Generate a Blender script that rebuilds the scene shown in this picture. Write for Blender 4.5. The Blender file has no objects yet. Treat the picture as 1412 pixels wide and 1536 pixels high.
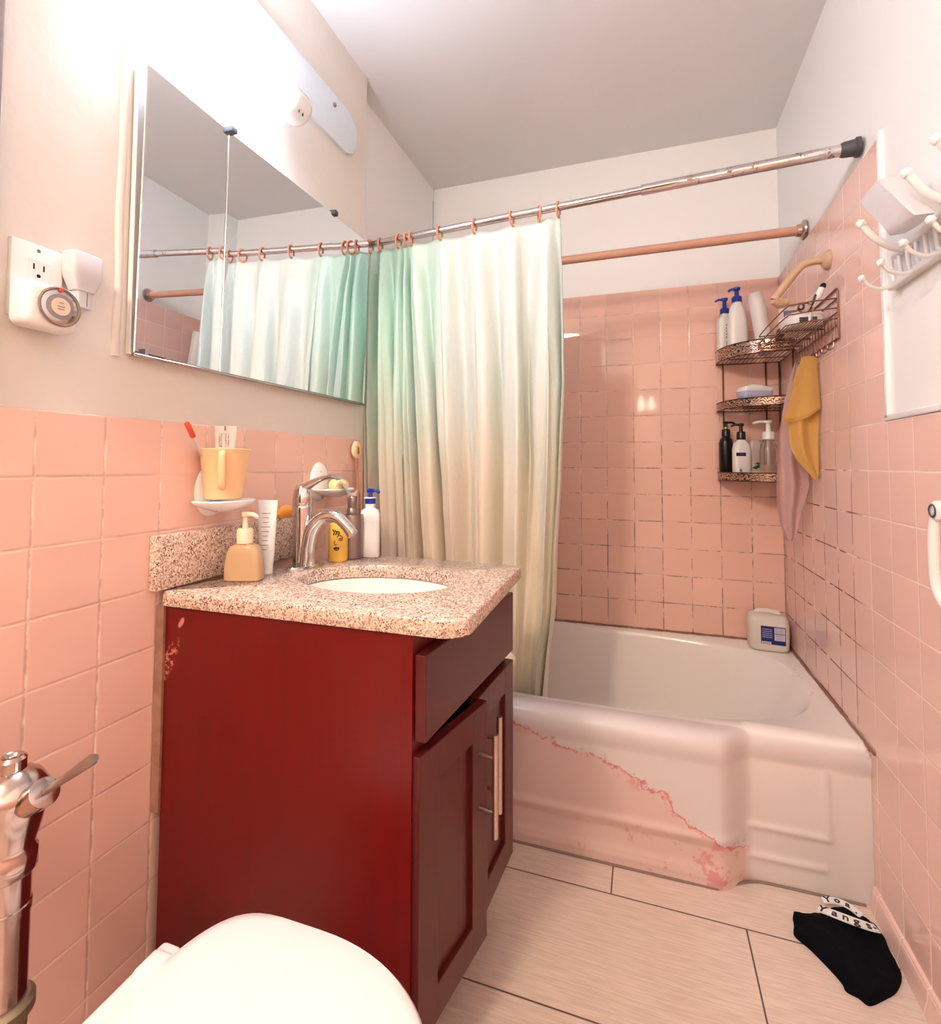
import bpy, bmesh, math, random
from mathutils import Vector, Matrix, noise
random.seed(7)
PI=math.pi
C=bpy.context.scene.collection
W=-1.4115          # plane of the left wall
AL=-1.4776         # alcove left wall
CEIL=2.396
T=.110
# ------------------------------------------------------------------ helpers
def thing(name,label,cat,loc,group=None):
    o=bpy.data.objects.new(name,None); C.objects.link(o)
    o.location=loc; o.empty_display_size=.03
    o['label']=label; o['category']=cat
    if group: o['group']=group
    return o
def obj(name,bm,mat,parent=None,smooth=True,ang=40,label=None):
    """bm holds world coordinates; links it as one mesh, parented to a thing or part"""
    me=bpy.data.meshes.new(name)
    base=Vector((0,0,0))
    if parent is not None:
        base=worldloc(parent)
    else:
        vs=[v.co for v in bm.verts]
        base=Vector(((min(v.x for v in vs)+max(v.x for v in vs))/2,(min(v.y for v in vs)+max(v.y for v in vs))/2,min(v.z for v in vs)))
    bmesh.ops.translate(bm,verts=bm.verts,vec=-base)
    bmesh.ops.recalc_face_normals(bm,faces=bm.faces)
    bm.to_mesh(me); bm.free()
    mats=mat if isinstance(mat,(list,tuple)) else [mat]
    for m in mats: me.materials.append(m)
    if smooth:
        for p in me.polygons: p.use_smooth=True
        try: me.set_sharp_from_angle(angle=math.radians(ang))
        except Exception: pass
    o=bpy.data.objects.new(name,me); C.objects.link(o)
    if parent is not None: o.parent=parent; o.location=(0,0,0)
    else: o.location=base
    if label: o['label']=label
    return o
def worldloc(o):
    p=Vector((0,0,0))
    while o is not None: p+=o.location; o=o.parent
    return p
def tag(o,label,cat,group=None):
    o['label']=label; o['category']=cat
    if group: o['group']=group
    return o
def struct(name,bm,mat,**k):
    o=obj(name,bm,mat,**k); o['kind']='structure'; return o
def BM(): return bmesh.new()
def box(bm,a,b,bev=0,seg=2,mi=0):
    x0,y0,z0=a; x1,y1,z1=b
    r=bmesh.ops.create_cube(bm,size=1)
    vs=r['verts']
    bmesh.ops.scale(bm,verts=vs,vec=(x1-x0,y1-y0,z1-z0))
    bmesh.ops.translate(bm,verts=vs,vec=((x0+x1)/2,(y0+y1)/2,(z0+z1)/2))
    fs=list({f for v in vs for f in v.link_faces})
    for f in fs: f.material_index=mi
    if bev>0:
        es=list({e for v in vs for e in v.link_edges})
        bmesh.ops.bevel(bm,geom=es,offset=bev,segments=seg,affect='EDGES',profile=.5)
    return vs
def loft(bm,rings,cap=True,mi=0,closed=True):
    R=[[bm.verts.new(p) for p in r] for r in rings]
    n=len(R[0])
    for a,b in zip(R[:-1],R[1:]):
        for i in range(n if closed else n-1):
            j=(i+1)%n
            f=bm.faces.new((a[i],a[j],b[j],b[i])); f.material_index=mi
    if cap and closed:
        for r in (R[0],R[-1]):
            try: f=bm.faces.new(r); f.material_index=mi
            except ValueError: pass
    return R
def frame(d):
    d=Vector(d).normalized()
    a=Vector((0,0,1)) if abs(d.z)<.9 else Vector((1,0,0))
    u=d.cross(a).normalized(); v=d.cross(u).normalized()
    return u,v
def tube(bm,pts,r,n=16,cap=True,mi=0,closed=False):
    """sweep a circle along points; r number or list"""
    pts=[Vector(p) for p in pts]
    m=len(pts); rs=r if isinstance(r,(list,tuple)) else [r]*m
    rings=[]; u=None
    for i,p in enumerate(pts):
        if closed: d=(pts[(i+1)%m]-pts[i-1])
        elif i==0: d=pts[1]-pts[0]
        elif i==m-1: d=pts[-1]-pts[-2]
        else: d=(pts[i+1]-pts[i]).normalized()+(pts[i]-pts[i-1]).normalized()
        d.normalize()
        if u is None: u,v=frame(d)
        else:
            u=(u-d*u.dot(d)).normalized(); v=d.cross(u)
        rings.append([p+u*math.cos(2*PI*k/n)*rs[i]+v*math.sin(2*PI*k/n)*rs[i] for k in range(n)])
    if closed: rings.append(rings[0])
    loft(bm,rings,cap=(cap and not closed),mi=mi)
    if closed: bmesh.ops.remove_doubles(bm,verts=bm.verts,dist=1e-6)
def smoothpath(pts,k=8):
    """Catmull-Rom through points"""
    P=[Vector(p) for p in pts]; P=[P[0]*2-P[1]]+P+[P[-1]*2-P[-2]]
    out=[]
    for i in range(1,len(P)-2):
        for j in range(k):
            t=j/k
            out.append(.5*((2*P[i])+(P[i+1]-P[i-1])*t+(2*P[i-1]-5*P[i]+4*P[i+1]-P[i+2])*t*t+(3*P[i]-P[i-1]-3*P[i+1]+P[i+2])*t**3))
    out.append(P[-2]); return out
def lathe(bm,prof,c,n=32,axis=(0,0,1),sx=1,sy=1,cap=True,mi=0):
    """prof list of (radius,height) about axis through c"""
    c=Vector(c); ax=Vector(axis).normalized()
    if abs(ax.z)>.999: u,v=Vector((1,0,0)),Vector((0,1,0))
    else: u,v=frame(ax)
    rings=[[c+ax*h+u*(max(r,1e-5)*sx*math.cos(2*PI*k/n))+v*(max(r,1e-5)*sy*math.sin(2*PI*k/n)) for k in range(n)] for r,h in prof]
    loft(bm,rings,cap=cap,mi=mi)
def superring(cx,cy,z,a,b,p=2.6,n=40,rot=0):
    out=[]
    for k in range(n):
        t=2*PI*k/n; c,s=math.cos(t),math.sin(t)
        x=a*math.copysign(abs(c)**(2/p),c); y=b*math.copysign(abs(s)**(2/p),s)
        out.append(Vector((cx+x*math.cos(rot)-y*math.sin(rot),cy+x*math.sin(rot)+y*math.cos(rot),z)))
    return out
def prism(bm,poly,z0,z1,bev=0,mi=0,seg=2):
    a=[bm.verts.new((x,y,z0)) for x,y in poly]; b=[bm.verts.new((x,y,z1)) for x,y in poly]
    n=len(poly)
    fs=[bm.faces.new(a),bm.faces.new(b)]
    for i in range(n): fs.append(bm.faces.new((a[i],a[(i+1)%n],b[(i+1)%n],b[i])))
    for f in fs: f.material_index=mi
    if bev:
        es=list({e for f in fs[:2] for e in f.edges})
        bmesh.ops.bevel(bm,geom=es,offset=bev,segments=seg,affect='EDGES')
def place(bm,verts_from,M):
    bmesh.ops.transform(bm,matrix=M,verts=list(bm.verts)[verts_from:])
def quad(bm,pts,mi=0):
    f=bm.faces.new([bm.verts.new(p) for p in pts]); f.material_index=mi; return f
def textmesh(s,size,M,ext=.0006,bold=0):
    cu=bpy.data.curves.new('t','FONT'); cu.body=s; cu.size=size; cu.extrude=ext; cu.offset=bold
    cu.align_x='CENTER'; cu.align_y='CENTER'; cu.resolution_u=3
    o=bpy.data.objects.new('t',cu); C.objects.link(o)
    dg=bpy.context.evaluated_depsgraph_get(); me=bpy.data.meshes.new_from_object(o.evaluated_get(dg))
    bm=BM(); bm.from_mesh(me); bpy.data.objects.remove(o); bpy.data.meshes.remove(me); bpy.data.curves.remove(cu)
    bmesh.ops.transform(bm,matrix=M,verts=bm.verts)
    return bm
def basis(o,x,y,z):
    M=Matrix.Identity(4)
    for i,a in enumerate((x,y,z)):
        a=Vector(a).normalized()
        for j in range(3): M[j][i]=a[j]
    for j in range(3): M[j][3]=o[j]
    return M
# ------------------------------------------------------------------ materials
class N:
    def __init__(s,name):
        s.m=bpy.data.materials.new(name); s.m.use_nodes=True
        s.t=s.m.node_tree; s.b=s.t.nodes['Principled BSDF']
    def n(s,ty,**k):
        x=s.t.nodes.new(ty)
        for a,v in k.items(): setattr(x,a,v)
        return x
    def l(s,a,b): s.t.links.new(a,b)
    def inp(s,sock,v):
        if hasattr(v,'is_output'): s.l(v,sock)
        else: sock.default_value=v
    def math(s,op,a,b=None,c=None,clamp=False):
        x=s.n('ShaderNodeMath',operation=op); x.use_clamp=clamp
        s.inp(x.inputs[0],a)
        if b is not None: s.inp(x.inputs[1],b)
        if c is not None: s.inp(x.inputs[2],c)
        return x.outputs[0]
    def step(s,v,a,b,o0=0.,o1=1.):
        x=s.n('ShaderNodeMapRange',interpolation_type='SMOOTHSTEP')
        for i,k in enumerate((v,a,b,o0,o1)): s.inp(x.inputs[i],k)
        return x.outputs[0]
    def mix(s,f,a,b):
        x=s.n('ShaderNodeMix',data_type='RGBA'); 
        s.inp(x.inputs['Factor'],f)
        for sock,v in ((x.inputs[6],a),(x.inputs[7],b)):
            if isinstance(v,tuple) and len(v)==3: v=(*v,1)
            s.inp(sock,v)
        return x.outputs[2]
    def noise(s,vec,scale,detail=3,rough=.5,out='Fac'):
        x=s.n('ShaderNodeTexNoise'); s.l(vec,x.inputs['Vector']); x.inputs['Scale'].default_value=scale
        x.inputs['Detail'].default_value=detail; x.inputs['Roughness'].default_value=rough
        return x.outputs[out]
    def pos(s):
        g=s.n('ShaderNodeNewGeometry'); return g.outputs['Position']
    def xyz(s,v):
        x=s.n('ShaderNodeSeparateXYZ'); s.l(v,x.inputs[0]); return x.outputs
    def comb(s,a,b,c=0.):
        x=s.n('ShaderNodeCombineXYZ')
        for i,v in enumerate((a,b,c)): s.inp(x.inputs[i],v)
        return x.outputs[0]
    def scale(s,v,k):
        x=s.n('ShaderNodeVectorMath',operation='MULTIPLY'); s.l(v,x.inputs[0]); x.inputs[1].default_value=k; return x.outputs[0]
    def bump(s,h,strength=.3,dist=.002):
        x=s.n('ShaderNodeBump'); x.inputs['Strength'].default_value=strength; x.inputs['Distance'].default_value=dist
        s.l(h,x.inputs['Height']); s.l(x.outputs[0],s.b.inputs['Normal'])
    def col(s,v):
        if isinstance(v,tuple) and len(v)==3: v=(*v,1)
        s.inp(s.b.inputs['Base Color'],v)
    def set(s,**k):
        for a,v in k.items(): s.inp(s.b.inputs[a.replace('_',' ')],v)
        return s
def lin(r,g,b):
    f=lambda c:(c/255/12.92) if c/255<=.04045 else ((c/255+.055)/1.055)**2.4
    return (f(r),f(g),f(b))
def flat(name,rgb,rough=.5,metal=0,var=.04,bump=0,bs=200,**k):
    s=N(name); c=lin(*rgb)
    p=s.pos(); n=s.noise(p,35,3)
    c0=tuple(max(0,x*(1-var)) for x in c); c1=tuple(min(1,x*(1+var)) for x in c)
    s.col(s.mix(n,c0,c1)); s.set(Roughness=rough,Metallic=metal,**k)
    if bump: s.bump(s.noise(p,bs,3),bump,.001)
    return s.m
def glassm(name,rgb,rough=.05,ior=1.45,alpha=None):
    s=N(name); s.col(lin(*rgb)); s.set(Roughness=rough,IOR=ior,Transmission_Weight=.92); return s.m

def tile_mat(name,ua,uo,vo,base,grout_l,grout_d,grime):
    """glazed 11 cm tiles; grime(s,x,y,z,n)-> 0..1 mould in the joints"""
    s=N(name); p=s.pos(); X=s.xyz(p)
    u=s.math('DIVIDE',s.math('SUBTRACT',X[ua],uo),T); v=s.math('DIVIDE',s.math('SUBTRACT',X[2],vo),T)
    wob=s.math('MULTIPLY',s.math('SUBTRACT',s.noise(p,9,2),.5),.02)
    u=s.math('ADD',u,wob); v=s.math('ADD',v,wob)
    def d(a):
        f=s.math('FRACT',a); return s.math('MULTIPLY',s.math('MINIMUM',f,s.math('SUBTRACT',1.,f)),T)
    du,dv=d(u),d(v); dd=s.math('MINIMUM',du,dv)
    gr=s.step(dd,.0011,.0022,1.,0.)
    cell=s.comb(s.math('FLOOR',u),s.math('FLOOR',v))
    wn=s.n('ShaderNodeTexWhiteNoise',noise_dimensions='2D'); s.l(cell,wn.inputs['Vector'])
    b0=tuple(c*.93 for c in base); b1=tuple(min(1,c*1.04) for c in base)
    tc=s.mix(wn.outputs['Value'],b0,b1)
    cl=s.noise(p,4,3)
    tc=s.mix(s.math('MULTIPLY',cl,.25),tc,tuple(min(1,c*1.08) for c in base))
    g=grime(s,X,p)
    gcol=s.mix(g,grout_l,grout_d)
    # dirt that has crept over the tile edge
    halo=s.math('MULTIPLY',s.step(dd,.0012,.006,.45,0.),s.math('MULTIPLY',g,s.step(s.noise(p,60,4,.7),.5,.7)))
    tc=s.mix(halo,tc,tuple(c*.45 for c in base))
    s.col(s.mix(gr,tc,gcol))
    s.set(Roughness=s.step(gr,0,1,.05,.75),Specular_IOR_Level=.4)
    h=s.math('ADD',s.step(dd,.0,.004),s.math('MULTIPLY',s.noise(p,7,2),.6))
    h=s.math('ADD',h,s.math('MULTIPLY',s.math('SUBTRACT',wn.outputs['Value'],.5),.1))
    s.bump(h,.45,.0014)
    return s.m
PINK=lin(245,200,184)
def g_back(s,X,p):
    low=s.step(X[2],1.55,.75); n=s.step(s.noise(p,5.5,4,.65),.56,.42)
    hi=s.step(s.noise(p,16,3,.6),.40,.56)
    return s.math('MULTIPLY',s.math('ADD',s.math('MULTIPLY',low,.65),s.math('MULTIPLY',n,.5),clamp=True),s.math('ADD',s.math('MULTIPLY',hi,.75),.12),clamp=True)
def g_left(s,X,p):
    hi=s.step(s.noise(s.scale(p,(1,3,22)),1.6,3,.6),.40,.60)
    return s.math('MULTIPLY',hi,.55)
def g_right(s,X,p):
    near=s.step(X[1],-.80,-.66); low=s.step(X[2],1.35,.9)
    hi=s.step(s.noise(p,12,3,.6),.38,.52)
    return s.math('MULTIPLY',s.math('MULTIPLY',near,low),hi,clamp=True)
M={}
M['tile_back']=tile_mat('pink tile back',0,0,.485,PINK,lin(252,214,200),lin(112,52,40),g_back)
M['tile_left']=tile_mat('pink tile left',1,-1.498,1.024,PINK,lin(253,222,206),lin(190,124,108),g_left)
M['tile_right']=tile_mat('pink tile right',1,-.6836,.485,lin(245,206,194),lin(253,226,214),lin(120,64,50),g_right)
def paint(name,rgb,lump=.5,rough=.42,scale=6,crack=0):
    s=N(name); p=s.pos(); c=lin(*rgb)
    s.col(s.mix(s.noise(p,2.2,3),tuple(x*.97 for x in c),tuple(min(1,x*1.02) for x in c)))
    h=s.math('ADD',s.math('MULTIPLY',s.noise(p,scale,4,.55),1.),s.math('MULTIPLY',s.noise(p,60,2),.08))
    s.bump(h,lump,.012); s.set(Roughness=rough); return s.m
M['paint_left']=paint('gloss wall paint',(228,219,210),.3,.38,7)
M['paint']=paint('wall paint',(250,249,248),.18,.5,4)
M['paint_ceiling']=paint('ceiling paint',(240,239,238),.15,.75,3)
def floor_mat():
    s=N('floor tile'); p=s.pos(); X=s.xyz(p)
    v=s.math('DIVIDE',s.math('ADD',X[1],.922),.307); row=s.math('FLOOR',v)
    odd=s.math('MODULO',s.math('ABSOLUTE',row),2.)
    # joints at x=-.598 in the row against the tub (row 0), -.302 in the next (row -1)
    u=s.math('DIVIDE',s.math('ADD',s.math('ADD',X[0],.598),s.math('MULTIPLY',odd,-.296)),.592)
    def d(a,k):
        f=s.math('FRACT',a); return s.math('MULTIPLY',s.math('MINIMUM',f,s.math('SUBTRACT',1.,f)),k)
    dd=s.math('MINIMUM',d(u,.592),d(v,.307))
    gr=s.step(dd,.0012,.0024,1.,0.)
    st=s.noise(s.scale(p,(3,60,1)),4,4,.6)
    cell=s.comb(s.math('FLOOR',u),row)
    wn=s.n('ShaderNodeTexWhiteNoise',noise_dimensions='2D'); s.l(cell,wn.inputs['Vector'])
    a,b=lin(210,188,175),lin(234,215,202)
    c=s.mix(s.step(st,.3,.7),a,b)
    c=s.mix(s.math('MULTIPLY',wn.outputs['Value'],.3),c,lin(228,208,194))
    s.col(s.mix(gr,c,lin(96,74,66)))
    s.set(Roughness=s.step(st,.3,.7,.32,.42))
    s.bump(s.math('ADD',s.step(dd,0,.003),s.math('MULTIPLY',st,.18)),.4,.0012)
    return s.m
M['floor']=floor_mat()
def granite():
    s=N('granite'); p=s.pos()
    def vor(sc,off):
        q=s.n('ShaderNodeVectorMath',operation='ADD'); s.l(p,q.inputs[0]); q.inputs[1].default_value=off
        x=s.n('ShaderNodeTexVoronoi'); s.l(q.outputs[0],x.inputs['Vector']); x.inputs['Scale'].default_value=sc
        sp=s.n('ShaderNodeSeparateColor'); s.l(x.outputs['Color'],sp.inputs[0]); return sp.outputs
    a=vor(330,(0,0,0)); b=vor(520,(3,1,2)); 
    c=s.mix(a[0],lin(226,200,184),lin(204,172,154))
    c=s.mix(s.step(a[1],.72,.75),c,lin(240,222,206))
    c=s.mix(s.step(a[2],.80,.83),c,lin(172,132,114))
    k=s.step(s.noise(p,40,2),.46,.56)
    c=s.mix(s.math('MULTIPLY',s.step(b[0],.85,.88),s.math('ADD',.35,s.math('MULTIPLY',k,.65))),c,lin(112,72,60))
    c=s.mix(s.math('MULTIPLY',s.step(b[1],.93,.95),k),c,lin(44,28,28))
    s.col(c); s.set(Roughness=.12); return s.m
M['granite']=granite()
def wood_red(name,rgb,rough=.28,scuff=True):
    s=N(name); p=s.pos(); c=lin(*rgb)
    g=s.noise(s.scale(p,(1,1,.06)),60,4,.6)
    col=s.mix(g,tuple(x*.82 for x in c),tuple(x*1.12 for x in c))
    if scuff:
        X=s.xyz(p)
        # worn patch near the top back corner of the side panel and a scratch lower down
        def spot(cx,cz,rx,rz,thr):
            dx=s.math('DIVIDE',s.math('SUBTRACT',s.math('SUBTRACT',X[0],cx),s.math('MULTIPLY',s.math('SUBTRACT',X[2],cz),.45)),rx); dz=s.math('DIVIDE',s.math('SUBTRACT',X[2],cz),rz)
            r=s.math('ADD',s.math('MULTIPLY',dx,dx),s.math('MULTIPLY',dz,dz))
            return s.math('MULTIPLY',s.step(r,1.,.3),s.step(s.noise(p,110,4,.7),thr,thr+.08))
        m=s.math('MAXIMUM',spot(-1.385,.665,.018,.055,.50),spot(-1.355,.742,.007,.012,.35))
        m=s.math('MAXIMUM',m,spot(-1.14,.215,.05,.022,.56))
        m=s.math('MULTIPLY',m,s.step(X[1],-1.47,-1.485))
        col=s.mix(m,col,lin(196,120,108))
    s.col(col); s.set(Roughness=rough,Specular_IOR_Level=.35,Coat_Weight=.08,Coat_Roughness=.3); return s.m
M['cherry']=wood_red('cherry veneer',(102,3,2),.38)
M['cherry_front']=wood_red('cherry lacquer fronts',(84,24,22),.38,False)
M['dark_inside']=flat('dark inside',(40,8,8),.7)
M['enamel']=flat('white enamel',(246,238,228),.12,var=.01)
M['porcelain']=flat('porcelain',(248,244,240),.1,var=.01)
M['seat']=flat('toilet seat plastic',(246,240,238),.22,var=.01)
M['chrome']=flat('chrome',(214,208,206),.09,1,.03)
M['old_chrome']=flat('tarnished chrome',(190,172,166),.16,1,.18)
M['nickel']=flat('brushed nickel',(200,182,172),.32,1)
M['brass_dirty']=flat('limescaled brass',(150,136,112),.5,.7,.35,.4,90)
M['bronze']=flat('bronze wire',(108,72,58),.32,.85,.2)
M['wire']=flat('chrome bronze wire',(150,112,98),.25,.95,.2)
M['white']=flat('white plastic',(244,242,240),.3,var=.01)
M['white_soft']=flat('soft white plastic',(236,232,230),.45,var=.02)
M['cream']=flat('cream plastic',(250,226,196),.35)
M['peach_cup']=flat('peach plastic',(252,206,156),.3)
M['orange']=flat('orange',(250,160,60),.5)
M['yellow']=flat('yellow label',(250,196,84),.4)
M['black']=flat('black plastic',(16,14,16),.3)
M['rubber']=flat('dark grey rubber',(70,70,78),.5)
M['blue']=flat('blue plastic',(22,50,160),.3)
M['navy']=flat('navy print',(26,34,110),.5)
M['ring']=flat('salmon plastic ring',(226,150,118),.35)
M['tan']=flat('tan painted pipe',(204,170,138),.38)
M['red']=flat('red plastic',(226,80,60),.35)
M['steel']=flat('grey steel pump',(150,134,128),.3,.85)
M['ink']=flat('grey ink',(120,110,120),.6)
M['grey_dial']=flat('grey dial print',(150,140,140),.5)
M['dial']=flat('dial face',(226,206,186),.35)
M['trim']=flat('brown grey trim',(140,118,108),.6)
M['caulk']=flat('grimy filler',(150,108,88),.7,0,.5,.6,60)
M['green']=flat('green leaf print',(40,90,60),.5)
M['lemon']=flat('pale yellow plastic',(240,230,150),.4)
M['paleblue']=flat('pale blue plastic',(196,204,236),.35)
M['tan_liquid']=flat('tan soap liquid',(216,180,140),.15,Transmission_Weight=.2)
M['clear']=glassm('clear plastic',(245,235,228),.12)
M['clear_tube']=flat('translucent tube',(238,224,216),.3,Transmission_Weight=.35)
M['purple_grey']=flat('purple grey plastic',(120,104,128),.35)
M['skin_label']=flat('label white',(240,236,236),.45)
# wooden rod
s=N('wooden rod'); p=s.pos(); g=s.noise(s.scale(p,(1,30,30)),6,4,.7)
s.col(s.mix(g,lin(188,134,112),lin(220,172,148))); s.set(Roughness=.4); M['wood_rod']=s.m
s=N('brush wood'); p=s.pos(); g=s.noise(s.scale(p,(30,30,1)),6,4,.7)
s.col(s.mix(g,lin(170,104,70),lin(204,146,106))); s.set(Roughness=.4); M['brush_wood']=s.m
# rusted chrome of the curtain rod
s=N('rusted chrome'); p=s.pos(); X=s.xyz(p)
m=s.math('MULTIPLY',s.step(s.noise(p,38,5,.75),.56,.64),s.step(X[0],-.75,-.1,.15,1.))
s.col(s.mix(m,lin(206,202,204),lin(104,62,48))); s.set(Metallic=s.step(m,0,1,1.,.2),Roughness=s.step(m,0,1,.12,.6)); M['rod']=s.m
# mirror
s=N('mirror glass'); s.col(lin(240,246,250)); s.set(Metallic=1.,Roughness=.006); M['mirror']=s.m
# curtain
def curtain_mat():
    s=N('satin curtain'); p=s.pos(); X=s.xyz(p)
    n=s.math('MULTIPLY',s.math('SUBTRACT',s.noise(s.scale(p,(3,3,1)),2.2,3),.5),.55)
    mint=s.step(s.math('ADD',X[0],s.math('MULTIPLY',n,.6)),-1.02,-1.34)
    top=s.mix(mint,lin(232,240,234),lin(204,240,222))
    low=s.mix(s.step(X[0],-1.2,-.85),lin(248,228,204),lin(250,240,218))  # warm light on the lower curtain painted into the cloth colour
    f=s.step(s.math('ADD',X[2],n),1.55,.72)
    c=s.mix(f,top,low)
    tr=s.n('ShaderNodeBsdfTranslucent'); s.l(c,tr.inputs['Color'])
    s.col(c); s.set(Roughness=.28,Sheen_Weight=.2,Specular_IOR_Level=.7)
    w=s.noise(s.scale(p,(1,1,.6)),16,4,.6); 
    weave=s.n('ShaderNodeTexWave',wave_type='BANDS'); s.l(p,weave.inputs['Vector']); weave.inputs['Scale'].default_value=160; weave.bands_direction='Z'
    s.bump(s.math('ADD',w,s.math('MULTIPLY',weave.outputs['Fac'],.02)),.5,.012)
    mx=s.n('ShaderNodeMixShader'); mx.inputs[0].default_value=.22
    out=s.t.nodes['Material Output']; s.l(s.b.outputs[0],mx.inputs[1]); s.l(tr.outputs[0],mx.inputs[2]); s.l(mx.outputs[0],out.inputs['Surface'])
    return s.m
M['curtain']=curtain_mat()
# tub enamel with the peeled, pink stained apron
def tub_mat():
    s=N('stained tub enamel'); p=s.pos(); X=s.xyz(p)
    n=s.math('MULTIPLY',s.math('SUBTRACT',s.noise(p,11,5,.72),.5),.13)
    n2=s.noise(p,26,4,.7)
    # ragged line falling to the right
    line=s.n('ShaderNodeMapRange'); 
    s.l(X[0],line.inputs[0]); line.inputs[1].default_value=-.86; line.inputs[2].default_value=-.27; line.inputs[3].default_value=.325; line.inputs[4].default_value=.075
    bulge=s.math('MULTIPLY',s.step(s.math('ABSOLUTE',s.math('ADD',X[0],.55)),.25,0.),.045)
    dz=s.math('SUBTRACT',s.math('ADD',s.math('ADD',line.outputs[0],bulge),n),X[2])
    front=s.math('MULTIPLY',s.step(X[1],-.752,-.775),s.step(X[0],-.26,-.285))
    inside=s.math('MULTIPLY',s.step(dz,0.,.004),front)
    edge=s.math('MULTIPLY',s.math('MULTIPLY',s.step(s.math('ABSOLUTE',dz),.007,.001),front),s.step(n2,.38,.5))
    blot=s.math('MULTIPLY',s.math('MULTIPLY',s.step(dz,.0,.01),s.step(dz,.045,.01)),s.step(s.noise(p,17,5,.8),.52,.60))
    blot=s.math('MULTIPLY',s.math('MULTIPLY',blot,front),s.step(X[0],-.7,-.55))
    b2=s.math('MULTIPLY',s.step(s.noise(p,13,5,.75),.53,.60),s.math('MULTIPLY',s.step(X[2],.13,.09),s.step(s.math('ABSOLUTE',s.math('ADD',X[0],.48)),.26,.16)))
    b2=s.math('MULTIPLY',b2,front)
    c=lin(246,238,232)
    c=s.mix(s.step(X[1],-.752,-.762),c,lin(222,212,210))
    c=s.mix(s.math('MULTIPLY',inside,.8),c,lin(222,188,180))
    c=s.mix(s.math('MULTIPLY',s.math('MAXIMUM',edge,s.math('MULTIPLY',blot,.6)),.8),c,lin(210,106,104))
    c=s.mix(s.math('MULTIPLY',b2,.6),c,lin(212,112,110))
    # grime line at the back and right wall joints
    g=s.math('MAXIMUM',s.step(X[1],-.016,-.004),s.step(X[0],-.012,-.003))
    g=s.math('MULTIPLY',g,s.step(s.noise(p,22,4,.7),.42,.56))
    top=s.step(X[2],.34,.36); g=s.math('MULTIPLY',g,top)
    c=s.mix(g,c,lin(150,84,50))
    rs=s.math('MULTIPLY',s.math('MULTIPLY',s.step(X[0],-.09,-.03),top),s.math('MULTIPLY',s.step(X[1],-.6,-.45),s.step(s.noise(p,45,4,.7),.60,.68)))
    c=s.mix(s.math('MULTIPLY',rs,.6),c,lin(214,150,110))
    s.col(c); s.set(Roughness=s.step(inside,0,1,.2,.5)); s.bump(s.math('ADD',s.noise(p,5,2),s.math('MULTIPLY',inside,-.05)),.12,.004)
    return s.m
M['tub']=tub_mat()
s=N('black cotton'); p=s.pos(); s.col(s.mix(s.noise(p,300,2),(.002,.002,.004),(.005,.005,.008))); s.set(Roughness=.95,Specular_IOR_Level=.1); s.bump(s.noise(p,500,2),.3,.0006); M['cotton']=s.m
def towel(name,rgb):
    s=N(name); p=s.pos(); c=lin(*rgb); s.col(s.mix(s.noise(p,260,3),tuple(x*.88 for x in c),c)); s.set(Roughness=.95,Sheen_Weight=.4); s.bump(s.noise(p,420,2),.5,.001); return s.m
M['towel_orange']=towel('orange towel',(255,208,120)); M['towel_pink']=towel('pink towel',(246,208,204))
def scroll():
    s=N('bronze scroll relief'); p=s.pos()
    x=s.n('ShaderNodeTexVoronoi',feature='DISTANCE_TO_EDGE'); s.l(p,x.inputs['Vector']); x.inputs['Scale'].default_value=110
    w=s.n('ShaderNodeTexWave',wave_type='RINGS'); s.l(p,w.inputs['Vector']); w.inputs['Scale'].default_value=34; w.inputs['Distortion'].default_value=22; w.inputs['Detail'].default_value=2
    m=s.step(s.math('ADD',w.outputs['Fac'],s.math('MULTIPLY',x.outputs[0],2.)),.62,.74)
    s.col(s.mix(m,lin(92,58,46),lin(214,182,162))); s.set(Metallic=.6,Roughness=.3); s.bump(m,.8,.002); return s.m
M['scroll']=scroll()
def emis(name,rgb,st):
    s=N(name); s.col(lin(*rgb)); s.set(Emission_Strength=st); s.b.inputs['Emission Color'].default_value=(*lin(*rgb),1); return s.m
M['lamp_glass']=emis('lit lamp glass',(220,234,255),19)
M['bulb']=emis('lit warm bulb',(255,236,214),9)
M['dome']=emis('added fill glow',(255,236,214),98)  # glow of the added fill dome
M['plate_white']=flat('fixture enamel',(226,236,246),.4)
# ------------------------------------------------------------------ room
YF=-3.6
def rectx(bm,x,y0,y1,z0,z1,mi=0): quad(bm,[(x,y0,z0),(x,y1,z0),(x,y1,z1),(x,y0,z1)],mi)
def slab(bm,a,b,mi=0): box(bm,a,b,mi=mi)
bm=BM(); slab(bm,(W-.3,YF-.1,-.1),(.12,.1,0)); struct('floor',bm,M['floor'],smooth=False)
bm=BM(); slab(bm,(W-.3,YF-.1,CEIL),(.12,.1,CEIL+.1)); struct('ceiling',bm,M['paint_ceiling'],smooth=False)
# left wall: paint above, tile (slightly proud) below; three extra faces
bm=BM(); slab(bm,(W-.2,YF,0),(W-.004,-.735,CEIL)); struct('wall_left',bm,M['paint_left'],smooth=False)
bm=BM(); box(bm,(W-.006,YF,0),(W,-.737,1.130),.0025,2); struct('wall_left_tile',bm,M['tile_left'],smooth=False)
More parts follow.
